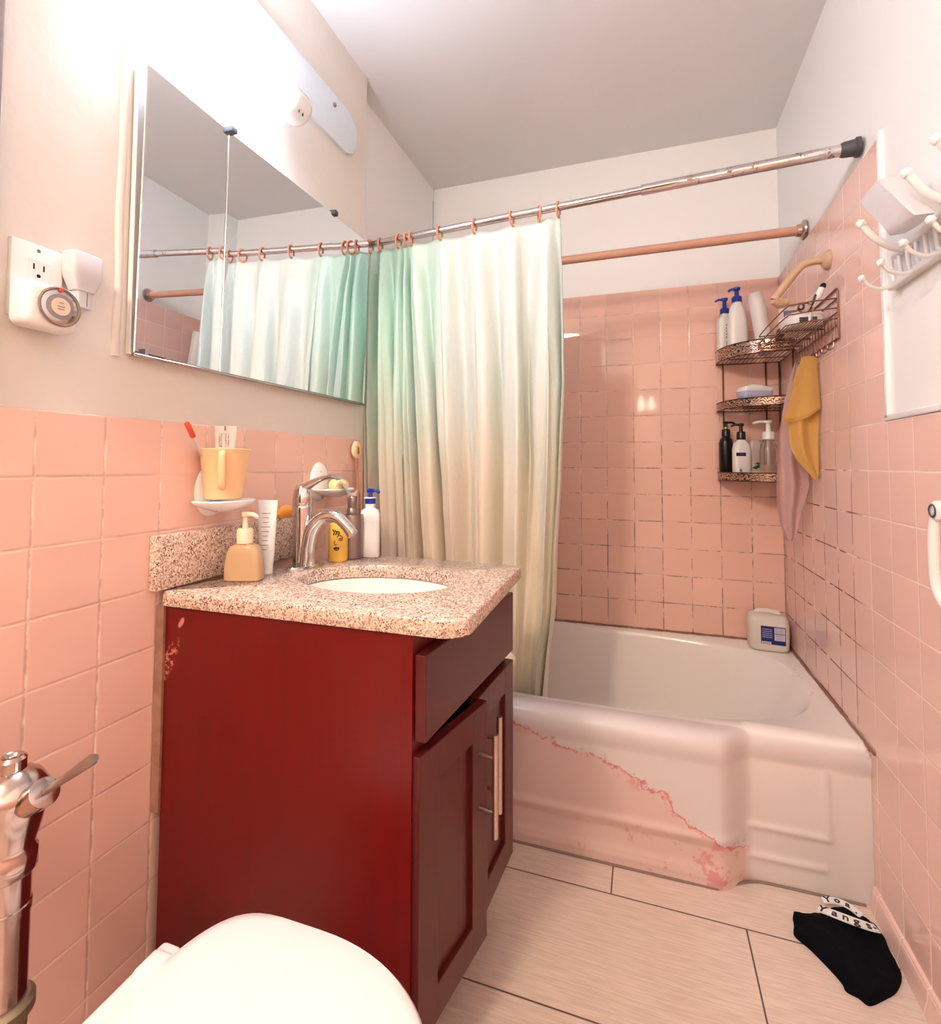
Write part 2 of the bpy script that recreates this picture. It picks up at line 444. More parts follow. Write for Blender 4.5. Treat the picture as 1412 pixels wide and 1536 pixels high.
# alcove side of the tub
bm=BM(); slab(bm,(AL-.13,-.7349,0),(AL,0,CEIL)); struct('wall_alcove',bm,M['paint'],smooth=False)
bm=BM(); slab(bm,(AL,0.006,0),(.1,.1,CEIL)); struct('wall_back',bm,M['paint'],smooth=False)
bm=BM(); box(bm,(AL,0,.36),(0.0,.0062,1.790),.002,2); struct('wall_back_tile',bm,M['tile_back'],smooth=False)
bm=BM(); slab(bm,(.006,YF,0),(.12,.0061,CEIL)); struct('wall_right',bm,M['paint'],smooth=False)
bm=BM(); box(bm,(0,-.897,0),(.0062,0,1.79)); box(bm,(0,YF,0),(.0062,-.897,1.145)); struct('wall_right_tile',bm,M['tile_right'],smooth=False)
# thick paint build-up round the edge of the tile on the right wall
bm=BM(); box(bm,(-.004,-.914,1.150),(.007,-.898,1.80),.003,3); box(bm,(-.004,-2.6,1.146),(.007,-.898,1.160),.003,3)
struct('trim_1',bm,M['paint'])
bm=BM(); slab(bm,(W-.2,YF-.1,0),(.12,YF,CEIL)); struct('wall_front',bm,M['paint'],smooth=False)
# brown grey trim on the left wall, cut by the photo's edge
bm=BM(); box(bm,(W-.004,-1.86,1.132),(W+.012,-1.785,CEIL),.004,2); struct('trim_2',bm,M['trim'])
# base tile along the right wall (small cove)
bm=BM()
for y0,y1 in [(-3.0,-.765)]:
    prof=[(0.0,0),(-.020,0),(-.019,.012),(-.012,.05),(-.010,.095),(-.004,.104),(0,.106)]
    rings=[[Vector((x*.7,y,z*.5)) for x,z in prof] for y in (y0,y1)]
    R=loft(bm,rings,cap=False); bm.faces.new(R[0]); bm.faces.new(R[1])
struct('baseboard_right',bm,M['tile_right'])
# plaster build-up beside the cabinet on the left wall
bm=BM()
pts=[(W-.0065,-1.592,z) for z in [1.24,1.3,1.38,1.5,1.62,1.72,1.80,1.86]]
tube(bm,smoothpath([(x,y+random.uniform(-.003,.003),z) for x,y,z in pts],4),.0085,10)
struct('trim_3',bm,M['paint_left'])
# ------------------------------------------------------------------ mirror cabinet
t=thing('mirror_cabinet','wide wall cabinet with three mirror doors above the sink','cabinet',(W,-1.15,1.252))
bm=BM(); box(bm,(W-.003,-1.572,1.248),(W+.003,-.758,1.798)); obj('cabinet_body',bm,M['white_soft'],t,False)
def door(y0,y1,a,b):
    bm=BM(); c=Vector((W+.0155,(y0+y1)/2,1.53))
    box(bm,(c.x-.002,y0+.0012,1.250),(c.x+.002,y1-.0012,1.797),.0012,1)
    n=Vector((math.cos(a)*math.cos(b),math.sin(a)*math.cos(b),math.sin(b)))
    Mx=Matrix.Translation(c)@Matrix.Rotation(a,4,'Z')@Matrix.Rotation(-b,4,'Y')@Matrix.Translation(-c)
    bmesh.ops.transform(bm,matrix=Mx,verts=bm.verts)
    o=obj('mirror_door',bm,M['mirror'],t,False)
    return o
door(-1.573,-1.368,.022,-.019); door(-1.368,-.966,-.016,-.021); door(-.966,-.757,-.016,-.018)
for y in (-1.368,-.966):
    bm=BM(); box(bm,(W+.004,y-.006,1.793),(W+.034,y+.012,1.809),.003,2); obj('hinge_clip',bm,M['rubber'],t,label='dark hinge clip above the mirror seam')
    bm=BM(); box(bm,(W+.002,y-.002,1.250),(W+.006,y+.002,1.797)); obj('door_gap',bm,M['rubber'],t)
bm=BM()
box(bm,(W+.008,-1.574,1.243),(W+.019,-.757,1.2485),.0015,1); obj('bottom_rail',bm,M['old_chrome'],t)
bm=BM(); box(bm,(W-.002,-1.5765,1.247),(W+.009,-1.574,1.797),.0008,1); obj('side_frame',bm,M['white_soft'],t)
# ------------------------------------------------------------------ lamp above the mirror
t=thing('wall_lamp','glowing wall lamp on a long white rounded plate above the mirror cabinet','lamp',(W,-1.15,2.05))
bm=BM(); y0,y1,zc,r=-1.60,-.885,2.118,.072
ring=[]
for k in range(21): a=-PI/2+PI*k/20; ring.append((y1+r*math.cos(a),zc+r*math.sin(a)))
for k in range(21): a=PI/2+PI*k/20; ring.append((y0+r*math.cos(a),zc+r*math.sin(a)))
loft(bm,[[Vector((x,y,z)) if s==1 else Vector((x,(y-(y0+y1)/2)*s+(y0+y1)/2,(z-zc)*s2+zc)) for y,z in ring] for x,s,s2 in ((W-.004,1,1),(W+.006,1,1),(W+.012,.985,.9))])
obj('back_plate',bm,M['plate_white'],t)
bm=BM(); lathe(bm,[(.0,-.0),(.006,0),(.007,.003),(.005,.007),(0,.008)],(W+.012,-.955,2.145),16,(1,0,0)); obj('screw',bm,M['steel'],t)
LX,LZ=W+.080,1.940
bm=BM(); lathe(bm,[(.0,0),(.030,.0),(.044,.012),(.047,.03),(.047,.27),(.044,.288),(.030,.30),(0,.30)],(LX,-1.56,LZ),36,(0,1,0)); obj('glass_shade',bm,M['lamp_glass'],t)
bm=BM(); lathe(bm,[(.0,0),(.034,0),(.040,.006),(.040,.05),(.034,.064),(.022,.072),(0,.073)],(LX,-1.262,LZ),32,(0,1,0)); hc=obj('socket_cap',bm,M['porcelain'],t)
bm=BM()
for d in (-.007,.007): box(bm,(LX+.0275,-1.235+d-.0012,LZ-.0335),(LX+.0305,-1.235+d+.0012,LZ-.0265))
obj('outlet_slot',bm,M['rubber'],hc,False)
bm=BM(); lathe(bm,[(.0,0),(.034,0),(.040,.006),(.040,.05),(.034,.064),(0,.066)],(LX,-1.63,LZ),32,(0,1,0)); obj('end_cap',bm,M['porcelain'],t)
for y in (-1.215,-1.60):
    bm=BM(); tube(bm,smoothpath([(W+.010,y,2.07),(W+.04,y,2.05),(LX-.01,y,LZ+.036)],5),.008,12); obj('bracket',bm,M['porcelain'],t)
# sconce behind the photographer: the second light of the room
t=thing('wall_sconce','two bulb wall sconce on the wall opposite the tub','lamp',(-.476,YF,1.70))
bm=BM(); box(bm,(-.58,YF-.002,1.76),(-.37,YF+.02,1.84),.006,2); obj('back_plate',bm,M['nickel'],t)
for x in (-.523,-.430):
    bm=BM(); tube(bm,[(x,YF+.01,1.80),(x,YF+.12,1.80),(x,YF+.2,1.78),(x,-3.32,1.745)],.008,10); a=obj('arm',bm,M['nickel'],t)
    bm=BM(); lathe(bm,[(0,.04),(.014,.038),(.016,.01),(.026,-.01),(.036,-.045),(.034,-.065),(.02,-.084),(0,-.09)],(x,-3.32,1.72),24); obj('bulb',bm,M['bulb'],t)
t=thing('fill_light','added round fill light with a frosted dome, unseen behind the camera','added fill light',(-1.24,-3.05,CEIL))  # made-up lamp added as soft fill behind the camera
bm=BM(); lathe(bm,[(0,0),(.15,0),(.15,-.02),(.14,-.025),(0,-.025)],(-1.24,-3.05,CEIL+.001),40); obj('fill_base_pan',bm,M['nickel'],t)
bm=BM(); lathe(bm,[(.120,-.024),(.118,-.05),(.10,-.085),(.055,-.105),(0,-.11)],(-1.24,-3.05,CEIL),40); obj('fill_dome',bm,M['dome'],t)
bm=BM(); box(bm,(-1.36,YF-.01,0),(-.62,YF+.03,2.04),.003,1); dd_=struct('added_door',bm,flat('added door brown',(92,66,52),.4))  # unseen dark door added for dark reflections in the chrome and less fill
bm=BM(); lathe(bm,[(0,0),(.025,0),(.025,.006),(.010,.01),(.010,.03),(.026,.045),(.02,.06),(0,.064)],(-.68,YF+.03,.95),24,(0,1,0)); obj('added_door_knob',bm,M['nickel'],dd_)
# ------------------------------------------------------------------ outlet, timer, adapter
t=thing('wall_outlet','white rectangular wall outlet plate with one socket showing above the timer','outlet',(W,-1.725,1.27))
bm=BM(); box(bm,(W-.006,-1.762,1.268),(W+.004,-1.690,1.388),.002,2); obj('cover_plate',bm,M['white'],t)
bm=BM(); box(bm,(W+.003,-1.742,1.30),(W+.0055,-1.708,1.364),.001,1); rc=obj('receptacle',bm,M['white_soft'],t)
bm=BM()
for y in (-1.7325,-1.7185): box(bm,(W+.005,y-.001,1.347),(W+.006,y+.001,1.356))
lathe(bm,[(0,0),(.0028,0),(.0028,.001),(0,.001)],(W+.005,-1.7255,1.338),12,(1,0,0)); obj('slot',bm,M['black'],rc,False)
bm=BM(); lathe(bm,[(0,0),(.003,0),(.002,.001),(0,.0012)],(W+.004,-1.7255,1.378),12,(1,0,0)); obj('screw',bm,M['steel'],t)
t=thing('outlet_timer','white plug-in timer with a round silver and red dial on the outlet plate','timer',(W+.03,-1.735,1.248))
bm=BM(); box(bm,(W+.006,-1.768,1.250),(W+.048,-1.690,1.320),.013,4); obj('timer_body',bm,M['white'],t)
yc,zc=-1.722,1.286; X0=W+.049
bm=BM(); lathe(bm,[(.0285,0),(.0305,.003),(.0285,.0045),(.0262,.003),(.0262,0)],(X0,yc,zc),40,(1,0,0),cap=False); obj('dial_rim',bm,M['trim'],t,label='brown metallic dial rim')
bm=BM(); lathe(bm,[(0,0),(.0262,0),(.0262,.0022),(.024,.003),(0,.003)],(X0,yc,zc),40,(1,0,0)); dl=obj('dial',bm,M['chrome'],t)
bm=BM(); lathe(bm,[(0,.003),(.0195,.003),(.0195,.0042),(0,.0042)],(X0,yc,zc),36,(1,0,0)); obj('dial_ring',bm,M['grey_dial'],dl)
bm=BM(); lathe(bm,[(0,.004),(.0135,.004),(.0135,.0052),(0,.0052)],(X0,yc,zc),36,(1,0,0)); obj('dial_face',bm,M['dial'],dl)
bm=BM()
for k,(dz,w) in enumerate([(.006,.006),(.000,.010),(-.004,.009)]): box(bm,(X0+.005,yc-w/2,zc+dz-.0005),(X0+.0057,yc+w/2,zc+dz+.0005))
obj('dial_print',bm,M['ink'],dl,False)
bm=BM(); box(bm,(X0+.003,yc-.003,zc+.0235),(X0+.006,yc+.003,zc+.029),.0005,1); obj('pointer',bm,M['red'],t,label='red time pointer')
t=thing('plug_adapter','grey white tapered plug adapter on the wall beside the timer','adapter',(W+.02,-1.668,1.30))
bm=BM()
rs=[(1.392,.0245,.015),(1.390,.025,.0165),(1.358,.025,.0165),(1.354,.0245,.016),(1.330,.0155,.012),(1.329,.0125,.010),(1.303,.0125,.010),(1.302,.0115,.009)]
loft(bm,[superring(W+.0165,-1.668,z,b,a,6,32) for z,a,b in rs]); obj('adapter_body',bm,flat('grey white adapter',(208,204,208),.4),t)
bm=BM(); box(bm,(W+.026,-1.6665,1.305),(W+.0272,-1.6655,1.328)); obj('seam',bm,M['ink'],t,False)
# ------------------------------------------------------------------ vanity
ZC0,ZC1=.772,.800
# rotated front line (face plane): near (-.868,-1.490) far (-.838,-1.030)
FN=Vector((-.868,-1.492)); FF=Vector((-.836,-1.034))
def fp(t,off=0):
    d=(FF-FN); n=Vector((d.y,-d.x)).normalized(); q=FN+d*t+n*off; return (q.x,q.y)
t=thing('vanity_cabinet','dark cherry red bathroom vanity with two bar handled doors, the nearer one ajar','cabinet',(-1.12,-1.26,0))
van=t
bm=BM(); prism(bm,[(-1.395,-1.492),fp(0,-.02),fp(.035,-.02),(-1.395,-1.476)],.10,.7715)
prism(bm,[(-1.30,-1.050),fp(.965,-.02),fp(1,-.02),(-1.30,-1.034)],.10,.7715)
prism(bm,[(-1.395,-1.476),(-1.385,-1.476),(-1.292,-1.050),(-1.302,-1.050)],.10,.7715)
prism(bm,[(-1.39,-1.480),fp(.03,-.02),fp(.97,-.02),(-1.298,-1.046)],.10,.118)
obj('cabinet_body',bm,M['cherry'],t,False)
bm=BM(); prism(bm,[(-1.395,-1.4925),fp(0,-.02),fp(.06,-.02),(-1.395,-1.462)],.0,.11); obj('side_foot',bm,M['cherry'],t,False)
bm=BM(); prism(bm,[(-1.38,-1.462),fp(.06,-.085),fp(1,-.085),(-1.30,-1.034)],0,.10); obj('toe_kick',bm,M['dark_inside'],t,False)
bm=BM()
# face frame: stiles and rails
def fbar(t0,t1,z0,z1,o0,o1,bev=.0015):
    k=len(bm.verts)
    prism(bm,[fp(t0,o0),fp(t1,o0),fp(t1,o1),fp(t0,o1)][::-1],z0,z1,bev)
fbar(-.002,.055,.0,.7715,-.021,.0); fbar(.945,1,.10,.7715,-.021,0); fbar(.055,.945,.735,.7715,-.021,-.001); fbar(.055,.945,.575,.605,-.021,-.001); fbar(.055,.945,.10,.135,-.021,-.001)
obj('face_frame',bm,M['cherry'],t,False)
def shaker(name,origin,ux,w,z0,z1,panel=True,label=None,sw=.058):
    """front panel: origin = hinge bottom point on the back face, ux = unit direction along the width"""
    o=Vector((*origin,0)); u=Vector((*ux,0)); n=Vector((ux[1],-ux[0],0))
    bm=BM()
    P=lambda a,d,z:o+u*a+n*d+Vector((0,0,z))
    def bx(a0,a1,z0_,z1_,d0,d1,bev,bm=bm):
        b2=BM(); box(b2,(a0,d0,z0_),(a1,d1,z1_),bev,2)
        for q in b2.verts:
            a,d,z=q.co; q.co=P(a,d,z)
        me=bpy.data.meshes.new('x'); b2.to_mesh(me); b2.free(); bm.from_mesh(me); bpy.data.meshes.remove(me)
    if panel:
        bx(0,sw,z0,z1,0,.020,.0016); bx(w-sw,w,z0,z1,0,.020,.0016)
        bx(sw-.002,w-sw+.002,z1-sw,z1,0,.020,.0016); bx(sw-.002,w-sw+.002,z0,z0+sw,0,.020,.0016)
    else: bx(0,w,z0,z1,0,.020,.002)
    ob=obj(name,bm,M['cherry_front'],t,False,label=label)
    if panel:
        pb=BM(); bx(sw-.003,w-sw+.003,z0+sw-.003,z1-sw+.003,.001,.011,0,pb); obj('door_panel',pb,M['cherry_front'],ob,False)
    return ob,P
dirf=((FF-FN)/(FF-FN).length)
L=(FF-FN).length
o0=fp(.012,.001)
dr,_=shaker('drawer_front',o0,dirf,L*.985,.600,.738,False)
dhalf=L*.985/2-.002
def handle(P,a,z0,z1,par,proj=.034):
    bm=BM(); tube(bm,[P(a,.02+proj,z0),P(a,.02+proj,z1)],.0058,16)
    for z in (z0+.045,z1-.045): tube(bm,[P(a,.019,z),P(a,.02+proj,z)],.0042,12)
    h=obj('handle',bm,M['nickel'],par,label='brushed metal bar handle')
# nearer door, ajar: hinge on the near edge
hx=fp(.010,.001); ang=math.atan2(dirf.y,dirf.x)-math.radians(7.0)
du=(math.cos(ang),math.sin(ang))
d1,P1=shaker('door',(hx[0]-.008,hx[1]),du,dhalf+.008,.128,.578,label='nearer door, hanging slightly ajar')
handle(P1,dhalf-.025,.345,.535,d1)
o2=Vector(o0)+dirf*(dhalf+.004)
d2,P2=shaker('door',(o2.x,o2.y),dirf,dhalf,.128,.578)
handle(P2,.030,.345,.535,d2)
bm=BM(); prism(bm,[(W+.001,-1.500),(-1.394,-1.497),(-1.394,-1.470),(W+.001,-1.466)],.38,.775,.003); obj('wall_filler',bm,M['caulk'],t,label='grimy strip filling the gap to the tiles')
# ------------------------------------------------------------------ counter with oval cut-out
t=thing('countertop','speckled beige granite countertop with an oval sink opening on the red vanity','countertop',(-1.1,-1.26,ZC0))
outer=[(-1.402,-1.499)]
rc=.045; cx,cy=-.828-.0,-1.499+rc
nr=Vector((-.830,-1.454))
for k in range(9):
    a=-PI/2+ (PI/2)*k/8; outer.append((-.873+.006+rc*math.cos(a)+.038*0,cy+rc*math.sin(a)))
outer+= [(-.795,-1.045),(-.797,-1.030),(-.808,-1.022),(-1.19,-1.016),(-1.262,-1.020),(-1.278,-1.040),(-1.296,-1.110),(-1.322,-1.20),(-1.346,-1.268),(-1.371,-1.36),(-1.392,-1.45)]
# straight near-front stretch
outer=[p for p in outer]
for i in range(1,10): outer[i]=(outer[i][0]+.044,outer[i][1])
SC=(-1.062,-1.257); SA,SB=.180,.128
inner=[(SC[0]+SA*math.cos(2*PI*k/64),SC[1]+SB*math.sin(2*PI*k/64)) for k in range(64)]
def resample(poly,c,n):
    out=[]
    for k in range(n):
        a=2*PI*k/n; d=Vector((math.cos(a),math.sin(a))); best=None
        for i in range(len(poly)):
            p=Vector(poly[i])-Vector(c); q=Vector(poly[(i+1)%len(poly)])-Vector(c); e=q-p
            den=d.x*e.y-d.y*e.x
            if abs(den)<1e-12: continue
            tt=(p.x*e.y-p.y*e.x)/den; uu=(p.x*d.y-p.y*d.x)/den
            if tt>0 and -1e-9<=uu<=1+1e-9: best=tt if best is None else max(best,tt)
        out.append((c[0]+d.x*best,c[1]+d.y*best))
    return out
bm=BM()
n=240
ou=resample(outer,SC,n); inn=[(SC[0]+SA*math.cos(2*PI*k/n),SC[1]+SB*math.sin(2*PI*k/n)) for k in range(n)]
# inner ring aligned by angle of direction
inn=[]
for k in range(n):
    a=2*PI*k/n; r=1/math.sqrt((math.cos(a)/SA)**2+(math.sin(a)/SB)**2); inn.append((SC[0]+r*math.cos(a),SC[1]+r*math.sin(a)))
def ringv(poly,z,shr=0):
    return [Vector((p[0]+(SC[0]-p[0])*shr,p[1]+(SC[1]-p[1])*shr,z)) for p in poly]
rings=[ringv(inn,ZC0),ringv(inn,ZC1-.003),ringv(inn,ZC1,-.015),ringv(ou,ZC1,.01),ringv(ou,ZC1-.001,.004),ringv(ou,ZC1-.004),ringv(ou,ZC0+.002),ringv(ou,ZC0,.005),ringv(inn,ZC0)]
loft(bm,rings,cap=False); bmesh.ops.remove_doubles(bm,verts=bm.verts,dist=1e-6)
obj('counter_slab',bm,M['granite'],t)
bm=BM(); box(bm,(W+.0005,-1.518,.803),(W+.0215,-1.035,.908),.002,2)
tag(obj('backsplash',bm,M['granite']),'upright granite backsplash strip on the pink tiles behind the faucet','backsplash')
# sink bowl
t=thing('sink_basin','white oval undermount basin set below the granite opening','sink',(SC[0],SC[1],.62))
bm=BM()
prof=[(1.08,ZC0-.001),(1.03,ZC0-.0015),(1.005,ZC0-.003),(.99,.755),(.95,.72),(.86,.68),(.70,.652),(.45,.640),(.12,.637)]
rings=[[Vector((SC[0]+SA*s_*math.cos(2*PI*k/64),SC[1]+SB*s_*math.sin(2*PI*k/64),z)) for k in range(64)] for s_,z in prof]
loft(bm,rings,cap=False)
bm2=[[Vector((SC[0]+SA*s_*1.03*math.cos(2*PI*k/64),SC[1]+SB*s_*1.03*math.sin(2*PI*k/64),z-.008)) for k in range(64)] for s_,z in prof[2:]]
loft(bm,bm2[::-1],cap=False)
obj('bowl',bm,M['porcelain'],t)
bm=BM(); lathe(bm,[(0,0),(.02,0),(.022,.003),(.018,.004),(0,.002)],(SC[0],SC[1],.6365),24); obj('drain',bm,M['chrome'],t)
# ------------------------------------------------------------------ faucet
fx,fy=-1.283,-1.222
t=thing('faucet','chrome single lever faucet arching over the oval sink','faucet',(fx,fy,ZC1))
bm=BM(); loft(bm,[superring(fx,fy,z,a,b,2.2,40) for z,a,b in ((.8001,.0265,.052),(.806,.0265,.052),(.809,.024,.049))]); obj('base_plate',bm,M['chrome'],t)
bm=BM(); lathe(bm,[(0,.0),(.020,0),(.0205,.03),(.0215,.10),(.0235,.135),(.0235,.140),(.0225,.1415),(.0235,.143),(.0235,.160),(.021,.178),(.014,.190),(0,.194)],(fx-.004,fy,.806),32); obj('body',bm,M['chrome'],t)
bm=BM(); path=smoothpath([(fx+.010,fy,.808),(fx+.012,fy,.85),(fx+.024,fy,.893),(fx+.055,fy,.922),(fx+.090,fy,.924),(fx+.117,fy,.905),(fx+.135,fy,.884)],8)
m=len(path); tube(bm,path,[.0195-.0065*min(1,i/m*1.3) for i in range(m)],24); obj('spout',bm,M['chrome'],t)
bm=BM(); path=smoothpath([(fx-.004,fy,.985),(fx+.015,fy,.997),(fx+.045,fy,1.011),(fx+.075,fy,1.017),(fx+.098,fy,1.013)],6)
m=len(path)
rings=[]
for i,p in enumerate(path):
    d=(path[min(i+1,m-1)]-path[max(i-1,0)]).normalized(); up=Vector((0,1,0)).cross(d)*-1
    f=i/(m-1); wd=.016-.008*math.sin(PI*min(1,f*1.25)*.5)+.007*max(0,f-.65)/.35; th=.012-.007*min(1,f*1.6)
    if i==m-1: wd*=.5; th*=.4
    rings.append([p+Vector((0,1,0))*wd*math.cos(2*PI*k/20)+up*th*math.sin(2*PI*k/20) for k in range(20)])
loft(bm,rings); obj('lever',bm,M['chrome'],t)
bm=BM(); lathe(bm,[(0,0),(.003,0),(.002,.0015),(0,.002)],(fx+.0195,fy-.005,.962),12,(1,0,0)); obj('temperature_dot',bm,M['red'],t,label='small red dot')
# ------------------------------------------------------------------ pump bottles etc.
def pump(par,c,z,h,mat,neck=.010,collar=.014,ch=.022,nd=(-1,0),nl=.034,label=None,stem=True):
    """collar at z, pump head on top, nozzle pointing nd"""
    bm=BM(); lathe(bm,[(0,0),(collar,0),(collar,ch*.85),(collar*.85,ch),(0,ch)],(c[0],c[1],z),24); k=obj('pump_collar',bm,mat,par,label=label)
    bm=BM(); lathe(bm,[(0,ch-.001),(neck*.55,ch),(neck*.45,h-.012),(neck*.8,h-.010),(neck*.85,h-.002),(neck*.6,h),(0,h)],(c[0],c[1],z),20)
    d=Vector((*nd,0)).normalized(); p0=Vector((c[0],c[1],z+h-.006))
    tube(bm,smoothpath([p0,p0+d*nl*.6+Vector((0,0,.001)),p0+d*nl+Vector((0,0,-.005))],5),[.0045]*10+[.0030],10)
    obj('pump_head',bm,mat,par)
def bottle(bm,c,z0,rings,p=2.4,n=40,rot=0,mi=0):
    loft(bm,[superring(c[0],c[1],z0+h,a,b,p,n,rot) for h,a,b in rings],mi=mi)
yaw=math.radians(18.4)   # bottles turned to face the room
# tan soap
c=(-1.318,-1.372)
t=thing('soap_dispenser','tan liquid soap bottle with a white pump standing at the near corner of the counter','bottle',(c[0],c[1],ZC1))
bm=BM(); bottle(bm,c,ZC1+.0003,[(0,.036,.018),(.003,.039,.021),(.03,.0385,.021),(.058,.0345,.019),(.068,.031,.0175),(.074,.024,.015),(.077,.014,.012),(.078,.012,.012)],4,40,yaw); obj('bottle_body',bm,M['tan_liquid'],t)
pump(t,c,.8785,.066,M['cream'],.011,.0165,.031,(1,-.1),.036,label='cream pump collar')
# white squeeze tube
c=(-1.322,-1.300)
t=thing('squeeze_tube','white squeeze tube standing on its cap beside the tan soap bottle','tube',(c[0],c[1],ZC1))
bm=BM(); bottle(bm,c,ZC1+.0003,[(0,.0135,.0135),(.024,.0145,.0145)],2,36,yaw); obj('cap',bm,M['white'],t)
bm=BM(); bottle(bm,c,ZC1+.0245,[(0,.0150,.0150),(.02,.0165,.0155),(.08,.020,.010),(.130,.0225,.003),(.140,.0225,.0012)],2,36,yaw); tb=obj('tube_body',bm,M['white'],t)
bm=BM()
vx=Vector((math.cos(yaw),math.sin(yaw),0)); vn=Vector((math.sin(yaw),-math.cos(yaw),0))
for k in range(9):
    z=.855+.010*k; f=(z-.8245)/.14; dd=.0158*(1-f)+.0035
    w=random.uniform(.006,.012)
    p=Vector((c[0],c[1],z))+vn*dd
    quad(bm,[p-vx*w+Vector((0,0,-.0006)),p+vx*w+Vector((0,0,-.0006)),p+vx*w+Vector((0,0,.0006)),p-vx*w+Vector((0,0,.0006))])
obj('print_lines',bm,M['ink'],tb,False)
# yellow bottle with a line-drawn face
c=(-1.258,-1.113)
t=thing('yellow_bottle','small yellow bottle with a black line drawn face under the faucet arch','bottle',(c[0],c[1],ZC1))
bm=BM(); lathe(bm,[(0,0),(.0225,0),(.0245,.003),(.0245,.085),(.022,.093),(.012,.097),(0,.098)],(c[0],c[1],ZC1+.0003),36); yb=obj('bottle_body',bm,M['yellow'],t)
bm=BM()
def onb(u,z,off=.0004):  # u in metres round the bottle, facing the room
    a=math.radians(-68)+u/.0245
    return Vector((c[0]+(.0245+off)*math.cos(a),c[1]+(.0245+off)*math.sin(a),ZC1+z))
def stroke(pts,r=.0008,k=6):
    tube(bm,[onb(u,z) for u,z in [(q.x,q.y) for q in smoothpath([(a,b,0) for a,b in pts],k)]],r,6)
stroke([(.002,.062),(.007,.067),(.013,.064),(.016,.059)],.0011); stroke([(.006,.056),(.010,.060),(.015,.056),(.010,.0535),(.006,.056)])
stroke([(.0095,.0565),(.0115,.0565)],.0016,2)
stroke([(-.004,.054),(-.005,.047),(-.002,.043),(.001,.045)],.0009)
stroke([(-.006,.034),(-.002,.037),(.000,.0355),(.003,.037),(.007,.034),(.001,.0295),(-.006,.034)],.0012)
stroke([(-.006,.034),(.007,.034)],.0010,3)
for dx in (0,.006,.012): stroke([(-.010+dx,.082-.002*dx/.006),(-.005+dx,.074),(-.008+dx,.068)],.0016)
obj('face_drawing',bm,M['black'],yb)
# steel dispenser
c=(-1.243,-1.072)
t=thing('metal_soap_dispenser','brushed grey metal soap dispenser between the yellow bottle and the white pump bottle','dispenser',(c[0],c[1],ZC1))
bm=BM(); lathe(bm,[(0,0),(.026,0),(.0285,.003),(.029,.008),(.029,.110),(.028,.114),(.012,.116),(0,.116)],(c[0],c[1],ZC1+.0003),36); obj('bottle_body',bm,M['steel'],t)
bm=BM(); lathe(bm,[(0,0),(.0145,0),(.0145,.012),(.013,.014),(.012,.016),(.0125,.017),(.0125,.044),(.0115,.046),(0,.046)],(c[0],c[1],.9165),28); obj('pump_head',bm,M['steel'],t)
# white bottle with blue pump
c=(-1.208,-1.040)
t=thing('blue_pump_bottle','white bottle with a blue pump at the counter corner beside the curtain','bottle',(c[0],c[1],ZC1))
bm=BM(); bottle(bm,c,ZC1+.0003,[(0,.0235,.013),(.003,.0255,.0155),(.115,.0255,.0155),(.124,.022,.0145),(.129,.0125,.0125),(.141,.0125,.0125)],3,36,yaw); obj('bottle_body',bm,M['white'],t)
pump(t,c,.9415,.040,M['blue'],.012,.0140,.014,(1,.1),.026)
bm=BM(); lathe(bm,[(0,0),(.0165,0),(.0165,.003),(0,.003)],(c[0],c[1],.9558),24); obj('pump_ring',bm,M['white'],t)
# ------------------------------------------------------------------ ceramic holders
def holder(cy,z,lab,dishc,name='ceramic_holder',flip=False):
    t=thing(name,lab,'holder',(W,cy,z-.06))
    bm=BM()
    # domed back plate, arch shaped
    rings=[]
    for k in range(7):
        f=k/6; x=W+.001+.014*math.sin(f*PI/2); s=math.cos(f*PI/2)*.72+.28
        rr=[]
        for j in range(40):
            a=2*PI*j/40; yy=.044*s*math.cos(a); zz=(.062 if math.sin(a)>0 else .052)*s*math.sin(a)
            rr.append(Vector((x,cy+yy,z+.016+zz)))
        rings.append(rr)
    loft(bm,rings); bp=obj('back_plate',bm,M['porcelain'],t)
    bm=BM()
    dx,dy=dishc
    loft(bm,[superring(dx,dy,z+h,a,b,2.3,48) for h,a,b in ((-.022,.018,.022),(-.012,.040,.052),(-.004,.049,.066),(.000,.050,.068),(.002,.0485,.0665),(-.001,.045,.063),(-.003,.030,.045))])
    obj('dish',bm,M['porcelain'],t)
    for (yy,zz,q) in ((cy-.006,z+.048,0),(cy-.008,z+.022,1),(cy+.002,z-.022,1)):
        bm=BM()
        for k in range(5):
            a=2*PI*k/5; tube(bm,[Vector((W+.0152-.002*abs(zz-z)/.05,yy+math.cos(a)*.002,zz+math.sin(a)*.002)),Vector((W+.0152-.003*abs(zz-z)/.05,yy+math.cos(a)*.006,zz+math.sin(a)*.006))],.0011,6)
        obj('flower_print',bm,flat('flower ink',(172,140,170),.5),bp,label='faded mauve flower print')
    return t
holder(-1.375,.968,'white ceramic holder on the tiles carrying the peach cup',(W+.0525,-1.388))
holder(-.985,.975,'white ceramic soap dish on the tiles behind the faucet',(W+.0525,-.985),'soap_dish')
c=(W+.0545,-1.392)
t=thing('tumbler','peach plastic cup with a loop handle standing in the ceramic holder','cup',(c[0],c[1],.971))
bm=BM()
prof=[(.0,.972),(.034,.972),(.037,.974),(.0485,1.072),(.051,1.075),(.0515,1.077),(.0495,1.078),(.0465,1.075),(.035,.978),(0,.977)]
lathe(bm,[(r,h) for r,h in prof],(c[0],c[1],0),48); obj('cup_body',bm,M['peach_cup'],t)
bm=BM(); dn=Vector((.62,-.78,0)); b0=Vector((c[0],c[1],0))
path=smoothpath([b0+dn*.046+Vector((0,0,1.068)),b0+dn*.0585+Vector((0,0,1.062)),b0+dn*.0590+Vector((0,0,1.030)),b0+dn*.054+Vector((0,0,1.005)),b0+dn*.040+Vector((0,0,1.000))],6)
